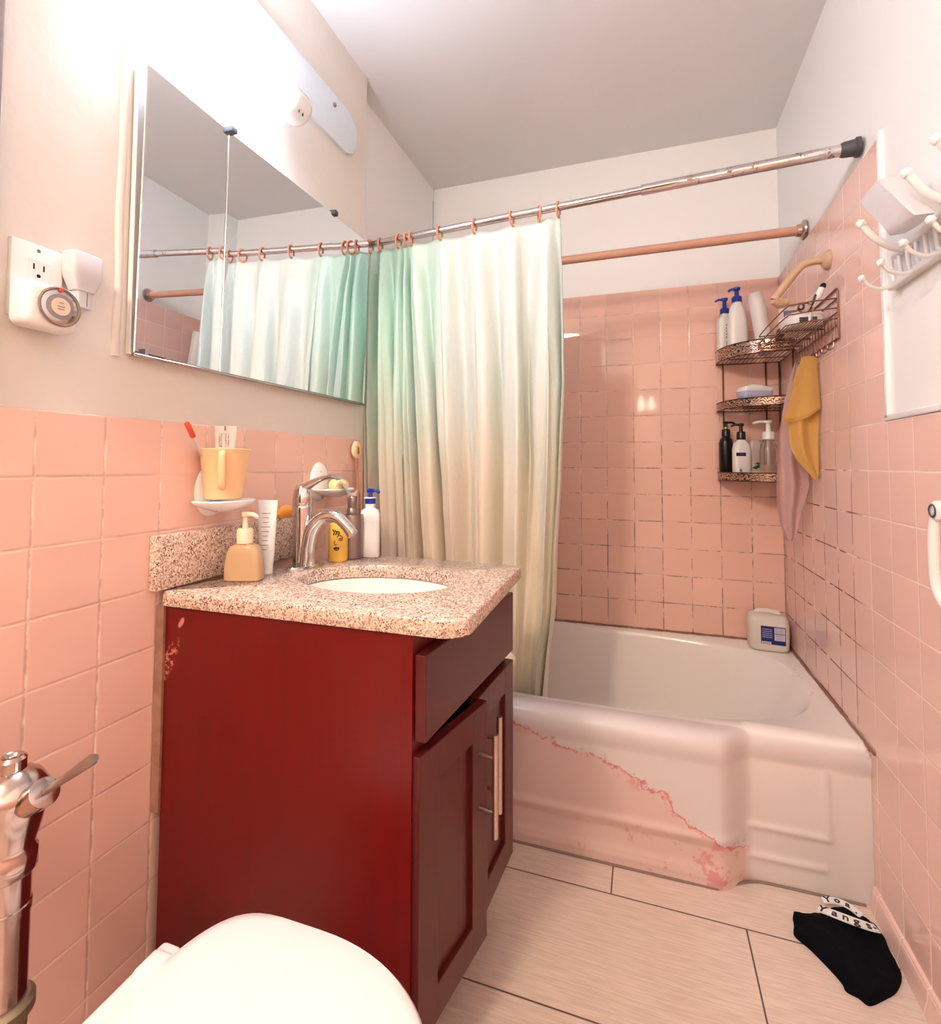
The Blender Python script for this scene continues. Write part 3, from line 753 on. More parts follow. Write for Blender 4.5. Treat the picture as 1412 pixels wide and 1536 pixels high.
tube(bm,path,[.0075]*len(path),14); obj('handle',bm,M['peach_cup'],t)
# toothpaste
t=thing('toothpaste_tube','translucent pale tube standing crimped end up in the peach cup','tube',(c[0],c[1]+.005,.98))
cc=(c[0]+.002,c[1]-.002)
bm=BM(); bottle(bm,cc,.979,[(0,.010,.010),(.02,.012,.012),(.03,.017,.015),(.08,.021,.008),(.135,.0235,.002),(.148,.0235,.001)],2,32,yaw); tb=obj('tube_body',bm,M['clear_tube'],t)
bm=BM(); v0=Vector((cc[0],cc[1],1.116)); 
def tq(u0,u1,z0,z1,d=.004): 
    quad(bm,[v0+vx*u0+vn*d+Vector((0,0,z0)),v0+vx*u1+vn*d+Vector((0,0,z0)),v0+vx*u1+vn*d+Vector((0,0,z1)),v0+vx*u0+vn*d+Vector((0,0,z1))])
tq(-.0015,.0015,.001,.0105,.0035)
for k in range(10): 
    for u in (-.010,-.006,.003,.009):
        h=random.uniform(.001,.0024); tq(u+random.uniform(-.001,0),u+random.uniform(.0008,.002),-.034+k*.003,-.034+k*.003+h,.0065)
obj('print_marks',bm,M['ink'],tb,False)
t=thing('toothbrush','toothbrush leaning in the peach cup with its red end sticking out left','toothbrush',(c[0]-.02,c[1]-.02,.98))
e0=Vector((c[0]-.026,c[1]+.012,.985)); e1=Vector((c[0]-.012,c[1]-.088,1.128))
q=e0.lerp(e1,.80)
bm=BM(); tube(bm,[e0,q],.0028,10); obj('handle',bm,M['clear_tube'],t)
bm=BM(); d=(e1-q).normalized(); tube(bm,[q,q+d*.002,e1-d*.002,e1],[.004,.0055,.0055,.004],12); obj('red_end',bm,M['red'],t,label='red end cap')
# soap and pieces on the soap dish
bm=BM(); loft(bm,[superring(W+.060,-.972,.974+h,a,b,2.6,36,.4) for h,a,b in ((0,.022,.036),(.006,.026,.041),(.018,.026,.041),(.027,.020,.034),(.030,.010,.02))])
for v in bm.verts: v.co+=noise.noise_vector(v.co*30)*.003
tag(obj('soap_bar',bm,flat('cream soap',(250,226,160),.5)),'cream yellow soap bar on the ceramic soap dish','soap')
bm=BM()
pts=[(W+.085,-1.00,.977),(W+.120,-1.01,.986),(W+.126,-.99,.968),(W+.10,-.975,.985)]
for k in range(6):
    for j in range(6):
        pass
G=[[None]*7 for _ in range(7)]
for i in range(7):
    for j in range(7):
        u,v=i/6,j/6; p_=Vector((W+.082+.046*u,-1.022+.05*v,.979+.016*math.sin(u*4+v*3)+.006*math.sin(v*9)-.014*u*u)); G[i][j]=bm.verts.new(p_)
for i in range(6):
    for j in range(6): bm.faces.new((G[i][j],G[i+1][j],G[i+1][j+1],G[i][j+1]))
bmesh.ops.solidify(bm,geom=bm.faces[:],thickness=.0012)
tag(obj('plastic_scrap',bm,M['clear_tube']),'crumpled clear wrapper hanging over the edge of the soap dish','wrapper')
# orange soap on the backsplash
bm=BM(); loft(bm,[superring(W+.0135,-1.140,.9085+h,a,b,2.2,32) for h,a,b in ((0,.008,.028),(.008,.011,.034),(.018,.010,.032),(.026,.007,.022),(.030,.003,.010))])
tag(obj('sponge',bm,M['orange']),'orange rounded sponge on top of the granite backsplash','sponge')
# wooden brush
t=thing('bath_brush','long wooden brush with an oval cream end hanging at the end of the tiled wall','brush',(W+.012,-.80,.88))
bm=BM(); loft(bm,[[Vector((W+x,-.800+.024*s_*math.cos(2*PI*k/32),1.093+.029*s_*math.sin(2*PI*k/32))) for k in range(32)] for x,s_ in ((.006,.85),(.009,1),(.015,1),(.018,.85))]); hd=obj('brush_head',bm,M['cream'],t)
bm=BM(); loft(bm,[[Vector((W+x,-.800+.012*math.cos(2*PI*k/24),1.093+.016*math.sin(2*PI*k/24))) for k in range(24)] for x in (.0185,.0189)]); obj('picture',bm,M['yellow'],hd)
bm=BM(); tube(bm,smoothpath([(W+.0192,-.803,1.101),(W+.0192,-.797,1.097),(W+.0192,-.802,1.092),(W+.0192,-.796,1.086),(W+.0192,-.804,1.083)],5),.0014,6); obj('picture_lines',bm,M['black'],hd)
bm=BM(); path=[(W+.012,-.799,1.066),(W+.012,-.797,1.02),(W+.013,-.795,.95),(W+.013,-.792,.885)]; tube(bm,smoothpath(path,5),[.006]*5+[.005]*5+[.011]*6,14); obj('handle',bm,M['brush_wood'],t)
bm=BM(); tube(bm,[(W+.024,-.812,.885),(W+.022,-.806,.96),(W+.020,-.803,1.035)],[.006,.005,.0015],10); obj('second_stick',bm,M['brush_wood'],t,label='thin tapered stick')
# ------------------------------------------------------------------ tub
t=thing('bathtub','white enamel bathtub with a scraped, pink stained apron below the shower curtain','bathtub',(-.74,-.40,0))
bm=BM()
# inner basin: rings of a long oval, from rim inwards
TX0,TX1=AL+.002,-.0005
def inner_ring(z,dx0,dx1,dy0,dy1,p=3.05,n=192):
    p=3.05
    x0,x1,y0,y1=TX0+.10+dx0,TX1-.048-dx1,-.735+dy0,-.036-dy1
    cx,cy,a,b=(x0+x1)/2,(y0+y1)/2,(x1-x0)/2,(y1-y0)/2
    out=[]
    for k in range(n):
        tt=2*PI*k/n+1e-4; c_,s_=math.cos(tt),math.sin(tt)
        pp=p if True else 2
        out.append(Vector((cx+a*math.copysign(abs(c_)**(2/pp),c_),cy+b*math.copysign(abs(s_)**(2/pp),s_),z)))
    return out
def front_y(x,z):
    """apron profile: bulging left part, recessed panel to the right"""
    f=max(0,min(1,(x+.345)/.09)); f=f*f*(3-2*f)
    return (-.827)*(1-f)+(-.762)*f
n=192
R0=inner_ring(.366,0,0,0,0)
c0=Vector(((TX0+TX1)/2,-.385,0))
outr=[]
for v in R0:
    d=Vector((v.x-c0.x,v.y-c0.y)); k=1e9
    if d.x>0: k=min(k,(TX1-c0.x)/d.x)
    if d.x<0: k=min(k,(TX0-c0.x)/d.x)
    if d.y>0: k=min(k,(-.0005-c0.y)/d.y)
    if d.y<0: k=min(k,(-.83-c0.y)/d.y)
    outr.append(Vector((c0.x+d.x*k,c0.y+d.y*k,.370)))
def rimshift(v,z,push):
    if v.y<-.79: return Vector((v.x,front_y(v.x,z)+push,z))
    return Vector((v.x,v.y,z))
# more front samples on the rim so the step reads: resample outer ring by walking the perimeter
def walk(poly,n): return poly
rings=[inner_ring(.036,.24,.30,.17,.13),inner_ring(.034,.19,.21,.12,.09),inner_ring(.06,.13,.15,.085,.06),inner_ring(.13,.09,.11,.06,.043),inner_ring(.22,.06,.075,.045,.03,4),inner_ring(.31,.025,.035,.022,.014,4.2),inner_ring(.350,.008,.012,.008,.004,4.2),inner_ring(.362,.002,.004,.002,.0,4.2),inner_ring(.3675,-.006,-.006,-.006,-.005,4.3)]
rings=[rings[0]]+rings[1:]
full=rings+[[Vector((v.x,max(v.y,front_y(v.x,.37)+.034),v.z)) for v in outr]]
loft(bm,full,cap=False)
bottom=[v for v in bm.verts if False]
f=bm.faces.new([bm.verts[i] for i in range(0)]) if False else None
bm.verts.ensure_lookup_table()
bm.faces.new([bm.verts[i] for i in range(n)])
# front skin: grid from rim edge down to the floor
NX=220
prof=[(.370,.034),(.3695,.024),(.366,.013),(.358,.004),(.346,-.002),(.330,-.004),(.312,-.001),(.298,.004)]
zs=[.298-(.298)*(k/56) for k in range(1,57)]
rows=[]
def ridge(x,z):
    d=0
    f=max(0,min(1,(x+.345)/.09)); f=f*f*(3-2*f)
    # left part: two horizontal ridges
    l=1-f
    d+=l*.006*math.exp(-((z-.118)/.010)**2)
    d+=l*(-.004)*(1 if z<.10 and z>.03 else 0)
    d+=l*.004*math.exp(-((z-.035)/.012)**2)
    # right panel: raised frame
    if x>-.27:
        a=math.exp(-((x+.092)/.006)**2)*(1 if .133<z<.33 else 0)
        b=math.exp(-((z-.135)/.008)**2)*(1 if x<-.086 else 0)
        c=math.exp(-((z-.062)/.008)**2)*(1 if x<-.10 else 0)
        d+=.0055*max(a,b,c)*f
    return d
for z,pu in prof: rows.append([Vector((TX0+(TX1-TX0)*i/NX,front_y(TX0+(TX1-TX0)*i/NX,z)+pu,z)) for i in range(NX+1)])
for z in zs:
    row=[]
    for i in range(NX+1):
        x=TX0+(TX1-TX0)*i/NX; base=front_y(x,z)+.004*(z/.298)
        row.append(Vector((x,base-ridge(x,z),z)))
    rows.append(row)
loft(bm,rows,cap=False,closed=False)
# stitch rim: a strip between outer ring front part and first skin row is overlapped by a narrow deck
deck=[[Vector((TX0+(TX1-TX0)*i/NX,front_y(TX0+(TX1-TX0)*i/NX,.37)+.034,.370)) for i in range(NX+1)],[Vector((TX0+(TX1-TX0)*i/NX,front_y(TX0+(TX1-TX0)*i/NX,.37)+.046,.3695)) for i in range(NX+1)]]
loft(bm,deck,cap=False,closed=False)
tubo=obj('tub_shell',bm,M['tub'],t,ang=60)
bm=BM(); lathe(bm,[(0,0),(.034,0),(.034,.004),(.026,.007),(0,.008)],(AL+.20,-.40,.25),24,(1,0,0)); obj('overflow_plate',bm,M['old_chrome'],t)
# ------------------------------------------------------------------ rods
rodL=Vector((AL,-.690,1.822)); rodR=Vector((0,-.800,1.829))
t=thing('shower_curtain_rod','chrome tension rod with rust spots carrying the mint curtain','curtain rod',(-.74,-.745,1.82))
sp=rodL.lerp(rodR,.655)
bm=BM(); tube(bm,[rodL+Vector((.012,0,0)),sp],.0115,20); obj('inner_tube',bm,M['rod'],t)
bm=BM(); tube(bm,[sp,sp+(rodR-sp)*.003,rodR-(rodR-rodL)*.018],[.0125,.0145,.0145],20); obj('outer_tube',bm,M['rod'],t)
def endcap(p,s):
    bm=BM(); d=(rodR-rodL).normalized()*s
    tube(bm,[p,p+d*.008,p+d*.010,p+d*.034,p+d*.040],[.0235,.0235,.020,.018,.0155],24); obj('rubber_end',bm,M['rubber'],t)
endcap(rodR+Vector((-.0005,0,0)),-1); endcap(rodL+Vector((.0005,0,0)),1)
t=thing('wooden_rod','wood grained brown rod across the tub behind the curtain','rod',(-.74,-.346,1.80))
bm=BM(); tube(bm,[(AL+.004,-.346,1.818),(-.010,-.346,1.824)],.0155,24); obj('rod_tube',bm,M['wood_rod'],t)
for x,s_ in ((-.0008,-1),(AL+.0008,1)):
    bm=BM(); lathe(bm,[(0,0),(.033,0),(.031,.005),(.021,.010),(.019,.022),(0,.023)],(x,-.346,1.824 if s_<0 else 1.818),28,(s_,0,0)); obj('flange',bm,M['old_chrome'],t,label='tarnished metal wall flange')
# rings on the rod: positions as a fraction along the rod
RF=[.060,.085,.140,.158,.168,.178,.239,.322,.403,.460,.497]
RF=[]
def rod_at(x): 
    f=(x-rodL.x)/(rodR.x-rodL.x); return rodL.lerp(rodR,f)
RX=[-1.437,-1.385,-1.300,-1.268,-1.250,-1.152,-1.031,-.911,-.824,-.765]
RX=[-1.420,-1.378,-1.303,-1.281,-1.256,-1.147,-1.021,-.896,-.807,-.748]
first=None
ringlabels=['leftmost salmon curtain ring, at the mirror corner','salmon curtain ring second from the mirror corner','salmon curtain ring opening the cluster of three','middle salmon curtain ring of the cluster of three','salmon curtain ring closing the cluster of three','first salmon curtain ring right of the cluster','second salmon curtain ring right of the cluster','third salmon curtain ring right of the cluster','last but one salmon curtain ring at the open end of the curtain','last salmon curtain ring at the open end of the curtain']
for i,x in enumerate(RX):
    p_=rod_at(x); tw=random.uniform(-.35,.35)
    if first is None:
        bm=BM(); pts=[]
        for k in range(28):
            a=2*PI*k/28; pts.append(Vector((.0,.0165*math.sin(a),.023*math.cos(a)-.0085)))
        tube(bm,pts,.0034,10,closed=True)
        me=bpy.data.meshes.new('curtain_ring'); bmesh.ops.recalc_face_normals(bm,faces=bm.faces); bm.to_mesh(me); bm.free(); me.materials.append(M['ring'])
        for pl in me.polygons: pl.use_smooth=True
        o=bpy.data.objects.new('curtain_ring',me); C.objects.link(o); first=o
    else:
        o=first.copy(); C.objects.link(o)
    o.location=p_+Vector((0,0,-.0)); o.rotation_euler=(0,random.uniform(-.1,.1),tw+.1)
    tag(o,ringlabels[i],'curtain ring','curtain rings on the chrome rod')
# ------------------------------------------------------------------ shower curtain
def curtain():
    bm=BM(); NS,NZ=620,150
    kx=RX
    def smooth(t): return t*t*(3-2*t)
    ztop,zbot=1.801,.235
    # arc parameter: s in rings units, -0.5 .. n-0.6
    rnd=random.Random(3)
    ph=[rnd.uniform(-1,1) for _ in range(40)]
    G=[]
    xl=lambda z:-1.425+(-1.395+1.425)*min(1,max(0,(1.78-z)/1.4)) 
    def xr(z):
        K=[(1.81,-.742),(1.60,-.736),(1.30,-.730),(1.0,-.745),(.80,-.762),(.60,-.772),(.48,-.790),(.34,-.806),(.2,-.812)]
        for (a,b),(c,d) in zip(K[:-1],K[1:]):
            if z>=c: 
                f=(a-z)/(a-c); return b+(d-b)*f
        return K[-1][1]
    base=[-1.440]+kx[1:-1]+[kx[-1]]
    n=len(kx)
    for iz in range(NZ+1):
        fz=iz/NZ; z=ztop+(zbot-ztop)*fz
        row=[]
        for i in range(NS+1):
            s=i/NS*(n-.55)-.25   # ring index coordinate
            k=int(math.floor(s)); f=s-k
            # x along rod: interpolate ring positions
            def rx(j):
                if j<0: return RX[0]+(.02)*j
                if j>=n: return RX[-1]+.012*(j-n+1)
                return RX[j]
            x0=rx(k)*(1-f)+rx(k+1)*f
            gap=abs(rx(k+1)-rx(k)); 
            # lower down the folds even out
            u=(s+.25)/(n-.55)
            xe=xl(z)+(xr(z)-xl(z))*(u**1.0)
            w=min(1,fz*1.3)*.55
            x=x0*(1-w)+xe*w
            x=x+(1-w)*0
            # scale to edges
            lead=max(0,(u-.8)/.2); x+= lead*(xr(z)-(x0*(1-w)+xe*w))*1.0*min(1,1)
            amp=.034-.13*min(gap,.13) + .004
            amp=max(.013,amp)
            grow=.45+.9*min(1,fz*2.2)
            y=-amp*grow*math.cos(2*PI*s+.9*math.sin(1.3*fz*3+ph[k%40]*2)*fz)
            y+=.35*amp*grow*math.cos(4*PI*s+ph[(k+7)%40]*2.5+2*fz)*min(1,fz*3)
            y+=.010*noise.noise(Vector((x*9,z*1.2,3.1)))*min(1,fz*3)
            y+=.006*noise.noise(Vector((x*26,z*7,1.7)))*min(1,fz*3)
            # pinch under each ring at the very top
            rp=rod_at(max(min(x,-.70),AL))
            hang=rp.y + (.010) + (.055)*smooth(min(1,fz*1.05))
            yy=hang+y*(.35+.65*min(1,fz*12))
            sag=.009*abs(math.sin(PI*s))*(gap/.12) if 0<=s<=n-1 else 0
            row.append(bm.verts.new((x+.012*math.sin(2*PI*s+ph[k%40])*min(1,fz*3)*(1-lead),yy,z-sag*(1-fz)+.002)))
        G.append(row)
    for a,b in zip(G[:-1],G[1:]):
        for i in range(NS): bm.faces.new((a[i],a[i+1],b[i+1],b[i]))
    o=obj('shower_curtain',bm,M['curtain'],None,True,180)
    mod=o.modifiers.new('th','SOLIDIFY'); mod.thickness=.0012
    tag(o,'mint satin shower curtain, warm light coloured in below, hanging in folds from salmon rings','curtain')
curtain()
# ------------------------------------------------------------------ crumpled bundle on the tub rim
bm=BM(); bmesh.ops.create_icosphere(bm,subdivisions=5,radius=1)
for v in bm.verts:
    d=v.co.copy(); z=(d.z+1)/2
    r=.052*(1+.16*math.sin(z*15+d.x*2)+.10*math.sin(z*31+2*d.y))
    r*=1+.25*noise.noise(d*3)
    v.co=Vector((-.935+d.x*r,-.783+d.y*r*.62,.3715+z*.243))
tag(obj('crumpled_bag',bm,flat('crumpled cream film',(250,240,214),.35,bump=.5,bs=60)),'crumpled cream white bag standing on the tub rim beside the curtain','bag')
# ------------------------------------------------------------------ jug on the tub corner
t=thing('detergent_jug','translucent white jug with a blue label in the back corner of the tub rim','jug',(-.078,-.095,.3705))
JC=(-.080,-.082)
bm=BM(); ra=math.radians(-6)
rr=[(0,.058,.040),(.005,.064,.046),(.012,.067,.048),(.088,.069,.048),(.108,.067,.046),(.122,.060,.040),(.128,.048,.030)]
loft(bm,[superring(JC[0],JC[1],.371+h,a,b,4.5,56,ra) for h,a,b in rr]); jb=obj('jug_body',bm,flat('milky plastic',(238,228,220),.3,Transmission_Weight=.15),t)
bm=BM()
jx=Vector((math.cos(ra),math.sin(ra),0)); jn=Vector((math.sin(ra),-math.cos(ra),0))
for dx,dz in ((-.045,.0),(.0,.0)): pass
tube(bm,[Vector((JC[0],JC[1],.4985))-jx*.040-jn*-.0,Vector((JC[0],JC[1],.505))-jx*.030,Vector((JC[0],JC[1],.507)),Vector((JC[0],JC[1],.505))+jx*.030,Vector((JC[0],JC[1],.4985))+jx*.038],.009,14); obj('top_handle',bm,flat('milky handle',(232,222,214),.3),t)
def decal(par,name,o,ux,un,rects,mat,off):
    bm=BM()
    for (a0,a1,b0,b1) in rects:
        P=lambda a,b:o+ux*a+un*off+Vector((0,0,b))
        v=[P(a0,b0),P(a1,b0),P(a1,b1),P(a0,b1)]; w=[q-un*.0012 for q in v]
        A=[bm.verts.new(q) for q in v]; B=[bm.verts.new(q) for q in w]
        bm.faces.new(A); bm.faces.new(B)
        for i in range(4): bm.faces.new((A[i],A[(i+1)%4],B[(i+1)%4],B[i]))
    return obj(name,bm,mat,par,False)
jo=Vector((JC[0],JC[1],.371))
decal(jb,'label',jo,jx,jn,[(-.026,.052,.028,.092)],M['navy'],.0486)
decal(jb,'label_text_panel',jo,jx,jn,[(.017,.050,.044,.066),(.017,.050,.068,.089)],flat('pale blue label panel',(214,208,230),.5),.0492)
decal(jb,'barcode_patch',jo,jx,jn,[(-.024,.006,.029,.037)],M['skin_label'],.0492)
decal(jb,'label_print',jo,jx,jn,[(-.020+.004*k,-.018+.004*k,.030,.036) for k in range(6)]+[(.020,.046,.048+.005*k,.049+.005*k) for k in range(8)],M['ink'],.0497)
decal(jb,'label_lines',jo,jx,jn,[(-.022,.010,.052+.007*k,.0535+.007*k) for k in range(5)],M['paleblue'],.0497)
# ------------------------------------------------------------------ corner shelf
t=thing('corner_shelf','three tier bronze wire corner shelf with scroll bands where the tiled walls meet','shelf',(-.12,-.12,.98))
def arc(r,z,x0=-.0035,y0=-.0035,n=28,full=True):
    return [Vector((x0-r*math.sin(PI/2*k/n),y0-r*math.cos(PI/2*k/n),z)) for k in range(n+1)]
def tier(z,h,r,dz=0):
    # arc runs from the right wall (0,-r) to the back wall (-r,0)
    bm=BM(); 
    def sh(k,zz):
        a=PI/2*k/40; rr=r*(1+.06*math.sin(2*a)); return Vector((-.004-rr*math.sin(a),-.004-rr*math.cos(a),zz))
    rings=[]
    for k in range(41):
        p=sh(k,z); q=p+Vector((0,0,h)); d=Vector((-.004,-.004,0))-Vector((p.x,p.y,0)); d.normalize(); rings.append([p,q,q+d*.0012,p+d*.0012])
    loft(bm,rings); sb=obj('scroll_band',bm,M['scroll'],t)
    bm=BM()
    for zz in (z,z+h): tube(bm,[sh(k,zz) for k in range(41)],.0022,8)
    tube(bm,[sh(0,z),Vector((-.004,-.004,z)),sh(40,z)],.0022,8)
    obj('rim_wire',bm,M['bronze'],t)
    bm=BM()
    for k in range(1,15):
        x=-.004-r*1.0*k/15.2
        # where the wire parallel to y meets the arc
        a=math.asin(min(1,(-x-.004)/(r*1.03))); yy=-.004-r*(1+.06*math.sin(2*a))*math.cos(a)
        tube(bm,[(x,-.004,z+.001),(x,yy,z+.001)],.0013,6)
    tube(bm,[(-.004,-r*.5,z-.001),(-r*.88,-r*.5,z-.001)],.0018,6)
    obj('wire_tray',bm,M['bronze'],t)
TR=.225
tier(1.452,.048,TR); tier(1.262,.030,TR); tier(.990,.030,TR)
for x,y in ((-.205,-.006),(-.052,-.006),(-.006,-.006),(-.006,-.200)):
    bm=BM(); tube(bm,[(x,y,.985),(x,y,1.455)],.0028,10); obj('post',bm,M['bronze'],t)
# bottles, top tier
def shelfthing(name,lab,cat,c,z): return thing(name,lab,cat,(c[0],c[1],z))
ZT=1.4545
c=(-.166,-.108); t=shelfthing('pump_bottle','white shouldered bottle with a blue pump in front on the top corner shelf','bottle',c,ZT)
bm=BM(); bottle(bm,c,ZT,[(0,.030,.020),(.004,.035,.024),(.08,.036,.025),(.15,.033,.023),(.19,.026,.020),(.212,.016,.016),(.216,.015,.015)],2.6,40,yaw); obj('bottle_body',bm,M['white'],t)
pump(t,c,ZT+.2165,.058,M['blue'],.016,.0185,.022,(-1,.2),.030)
c=(-.200,-.045); t=shelfthing('pump_bottle','slim white printed blue pump bottle behind the shouldered one on the top shelf','bottle',c,ZT)
bm=BM(); bottle(bm,c,ZT,[(0,.026,.018),(.004,.030,.021),(.15,.030,.021),(.175,.027,.02),(.182,.015,.015),(.192,.014,.014)],3,36,yaw); tb=obj('bottle_body',bm,M['white'],t)
pump(t,c,ZT+.1925,.064,M['blue'],.015,.0165,.022,(-1,.05),.034)
decal(tb,'print_marks',Vector((c[0],c[1],ZT)),vx,vn,[(-.006,-.003,.14-.012*k,.146-.012*k) for k in range(5)]+[(-.0055,-.0045,.02,.08)],M['ink'],.0213)
c=(-.092,-.135); t=shelfthing('shampoo_bottle','tall plain white bottle leaning beside the blue pump bottles on the top corner shelf','bottle',c,ZT)
bm=BM(); lathe(bm,[(0,0),(.023,0),(.026,.004),(.026,.05),(.0262,.160),(.0265,.162),(.0265,.225),(.024,.234),(0,.236)],(0,0,0),36)
bmesh.ops.transform(bm,matrix=Matrix.Translation((c[0]+.016,c[1],ZT+.004))@Matrix.Rotation(math.radians(-8),4,'Y'),verts=bm.verts)
obj('bottle_body',bm,M['white_soft'],t)
c=(-.095,-.18); t=shelfthing('lotion_tube','brown beige tube lying on the top corner shelf under the wire basket','tube',c,ZT)
bm=BM(); 
e0=Vector((-.120,-.200,ZT+.020)); e1=Vector((-.030,-.185,ZT+.022)); rings=[]
for k in range(12):
    f=k/11; u_,v_=frame(e1-e0); rr=.019*(1-.25*f); fl=1-.0*f
    rings.append([e0.lerp(e1,f)+u_*rr*math.cos(2*PI*j/24)+v_*rr*math.sin(2*PI*j/24) for j in range(24)])
loft(bm,rings); obj('tube_body',bm,flat('brown beige tube',(176,128,92),.35),t)
bm=BM(); tube(bm,[e1,e1+(e1-e0).normalized()*.018],.012,18); obj('cap',bm,M['white'],t)
# middle tier: soap box on a clear dish
ZM=1.2645; c=(-.115,-.125)
t=thing('clear_dish','shallow clear plastic dish under the pale blue soap box on the middle shelf','dish',(c[0],c[1],ZM))
bm=BM(); loft(bm,[superring(c[0],c[1],ZM+h,a,b,2.4,48,yaw) for h,a,b in ((0,.044,.030),(.002,.050,.034),(.028,.060,.042),(.0285,.0615,.0435),(.030,.0605,.0425),(.004,.049,.033),(.003,.040,.026))]); obj('dish_body',bm,M['clear'],t)
t=thing('soap_box','pale blue soap box with a white wavy lid on the middle shelf','soap box',(c[0],c[1],ZM+.03))
bm=BM(); loft(bm,[superring(c[0],c[1],ZM+.0305+h,a,b,5,48,yaw) for h,a,b in ((0,.050,.030),(.003,.053,.033),(.026,.056,.036),(.027,.0555,.0355))]); obj('box_base',bm,M['paleblue'],t)
bm=BM(); rings=[]
for h,a,b in ((.027,.0575,.037),(.030,.058,.0375),(.044,.056,.036),(.047,.052,.033),(.048,.03,.02)):
    r_=superring(c[0],c[1],ZM+.0305+h,a,b,5,48,yaw)
    for v in r_:
        u_=(v.x-c[0])/.056; v.z+=(.004*math.cos(u_*3.4+.2) if h>.035 else 0)
    rings.append(r_)
loft(bm,rings); obj('box_lid',bm,M['white'],t)
# lower tier
ZL=.9925
c=(-.203,-.042); t=shelfthing('black_pump_bottle','tall black bottle with a black pump at the left end of the lowest shelf','bottle',c,ZL)
bm=BM(); bottle(bm,c,ZL,[(0,.022,.020),(.004,.025,.023),(.14,.025,.023),(.158,.021,.020),(.165,.014,.014),(.168,.013,.013)],2.4,36,yaw); obj('bottle_body',bm,M['black'],t)
pump(t,c,ZL+.1685,.060,M['black'],.013,.0155,.028,(1,.1),.034)
bm=BM(); lathe(bm,[(0,0),(.0075,0),(.0075,.006),(0,.006)],(c[0],c[1],ZL+.199),16); obj('pump_ring',bm,M['chrome'],t)
c=(-.160,-.106); t=shelfthing('white_pump_bottle','white bottle with a navy band and a black pump on the lowest shelf','bottle',c,ZL)
bm=BM(); bottle(bm,c,ZL,[(0,.027,.018),(.004,.031,.021),(.115,.031,.021),(.138,.026,.019),(.148,.014,.014),(.152,.013,.013)],3.2,36,yaw); tb=obj('bottle_body',bm,M['white'],t)
pump(t,c,ZL+.1525,.062,M['black'],.013,.0155,.030,(-1,.1),.034)
decal(tb,'navy_band',Vector((c[0],c[1],ZL)),vx,vn,[(-.030,.006,.090,.103)],M['navy'],.0214)
decal(tb,'print_marks',Vector((c[0],c[1],ZL)),vx,vn,[(-.018,-.004,.0955,.098),(-.016,-.014,.030,.044),(-.020,-.010,.036,.038),(-.012,-.010,.026,.040)],M['ink'],.0222)
c=(-.078,-.150); t=shelfthing('clear_pump_bottle','clear bottle with a white long nosed pump on the lowest shelf','bottle',c,ZL)
bm=BM(); bottle(bm,c,ZL,[(0,.024,.024),(.003,.028,.028),(.10,.029,.029),(.130,.025,.025),(.143,.018,.018),(.150,.016,.016)],2.2,36,yaw); obj('bottle_body',bm,M['clear'],t)
bm=BM(); bottle(bm,c,ZL+.003,[(0,.023,.023),(.055,.025,.025)],2.2,32,yaw); obj('liquid',bm,flat('beige liquid',(230,190,160),.3),t)
bm=BM(); tube(bm,[(c[0],c[1],ZL+.012),(c[0],c[1],ZL+.15)],.0035,10); obj('dip_tube',bm,M['white_soft'],t)
pump(t,c,ZL+.1505,.070,M['white'],.016,.0195,.028,(-1,.05),.050)
c=(-.108,-.072); t=shelfthing('printed_bottle','clear bottle with a green leaf and a pale yellow base behind the clear pump bottle','bottle',c,ZL)
bm=BM(); bottle(bm,c,ZL+.034,[(0,.026,.016),(.10,.026,.016),(.118,.016,.012),(.120,.010,.010)],3,32,yaw); tb=obj('bottle_body',bm,M['clear_tube'],t)
bm=BM(); bottle(bm,c,ZL,[(0,.025,.016),(.003,.027,.017),(.033,.027,.017)],3,32,yaw); obj('base',bm,M['lemon'],t)
bm=BM()
for dx,dz,s_ in ((-.006,.046,.014),(.008,.052,.016),(.004,.062,.012)):
    o_=Vector((c[0],c[1],ZL+dz))+vx*dx+vn*.0165
    pts=[o_-vx*s_,o_-vx*s_*.3+Vector((0,0,s_*.45)),o_+vx*s_*.9+Vector((0,0,s_*.1)),o_-vx*s_*.1-Vector((0,0,s_*.4))]
    A=[bm.verts.new(q) for q in pts]; B=[bm.verts.new(q-vn*.001) for q in pts]
    bm.faces.new(A); bm.faces.new(B)
    for i in range(4): bm.faces.new((A[i],A[(i+1)%4],B[(i+1)%4],B[i]))
obj('leaf_print',bm,M['green'],tb,False)
# ------------------------------------------------------------------ wire basket on the right wall
t=thing('wire_basket','bronze wire basket with hooks below, on the right wall tiles beside the corner shelf','basket',(-.07,-.45,1.39))
BY0,BY1=-.640,-.235; BD=-.118
wr=.0021
bm=BM()
tube(bm,[(-.004,BY0,1.395),(-.004,BY0,1.525),(-.004,BY0+.01,1.533),(-.004,BY1,1.533),(-.004,BY1,1.395)],wr+.0006,8,closed=True)
for z in (1.505,1.468,1.432): tube(bm,[(-.004,BY0,z),(-.004,BY1,z)],wr,8)
k=0
y=BY0+.03
while y<BY1: tube(bm,[(-.0035,y,1.395),(-.0035,y,1.468)],.0012,6); y+=.028
obj('back_frame',bm,M['wire'],t)
bm=BM(); zt=1.450
rim=[(-.004,BY0+.01,zt),(BD*.5,BY0+.012,zt),(BD,BY0+.05,zt),(BD,BY1-.02,zt),(BD*.8,BY1,zt),(-.004,BY1,zt)]
tube(bm,rim,wr,8)
for x in [BD+ .008*k for k in range(1,14)]:
    ys=BY0+.012+max(0,(abs(x)-abs(BD*.5)))/(abs(BD*.5))*.038
    tube(bm,[(x,ys,zt),(x,BY1,zt)],.0012,6)
for yy in (BY0+.12,BY0+.24,BY0+.34): tube(bm,[(-.004,yy,zt-.002),(BD,yy,zt-.002)],wr,6)
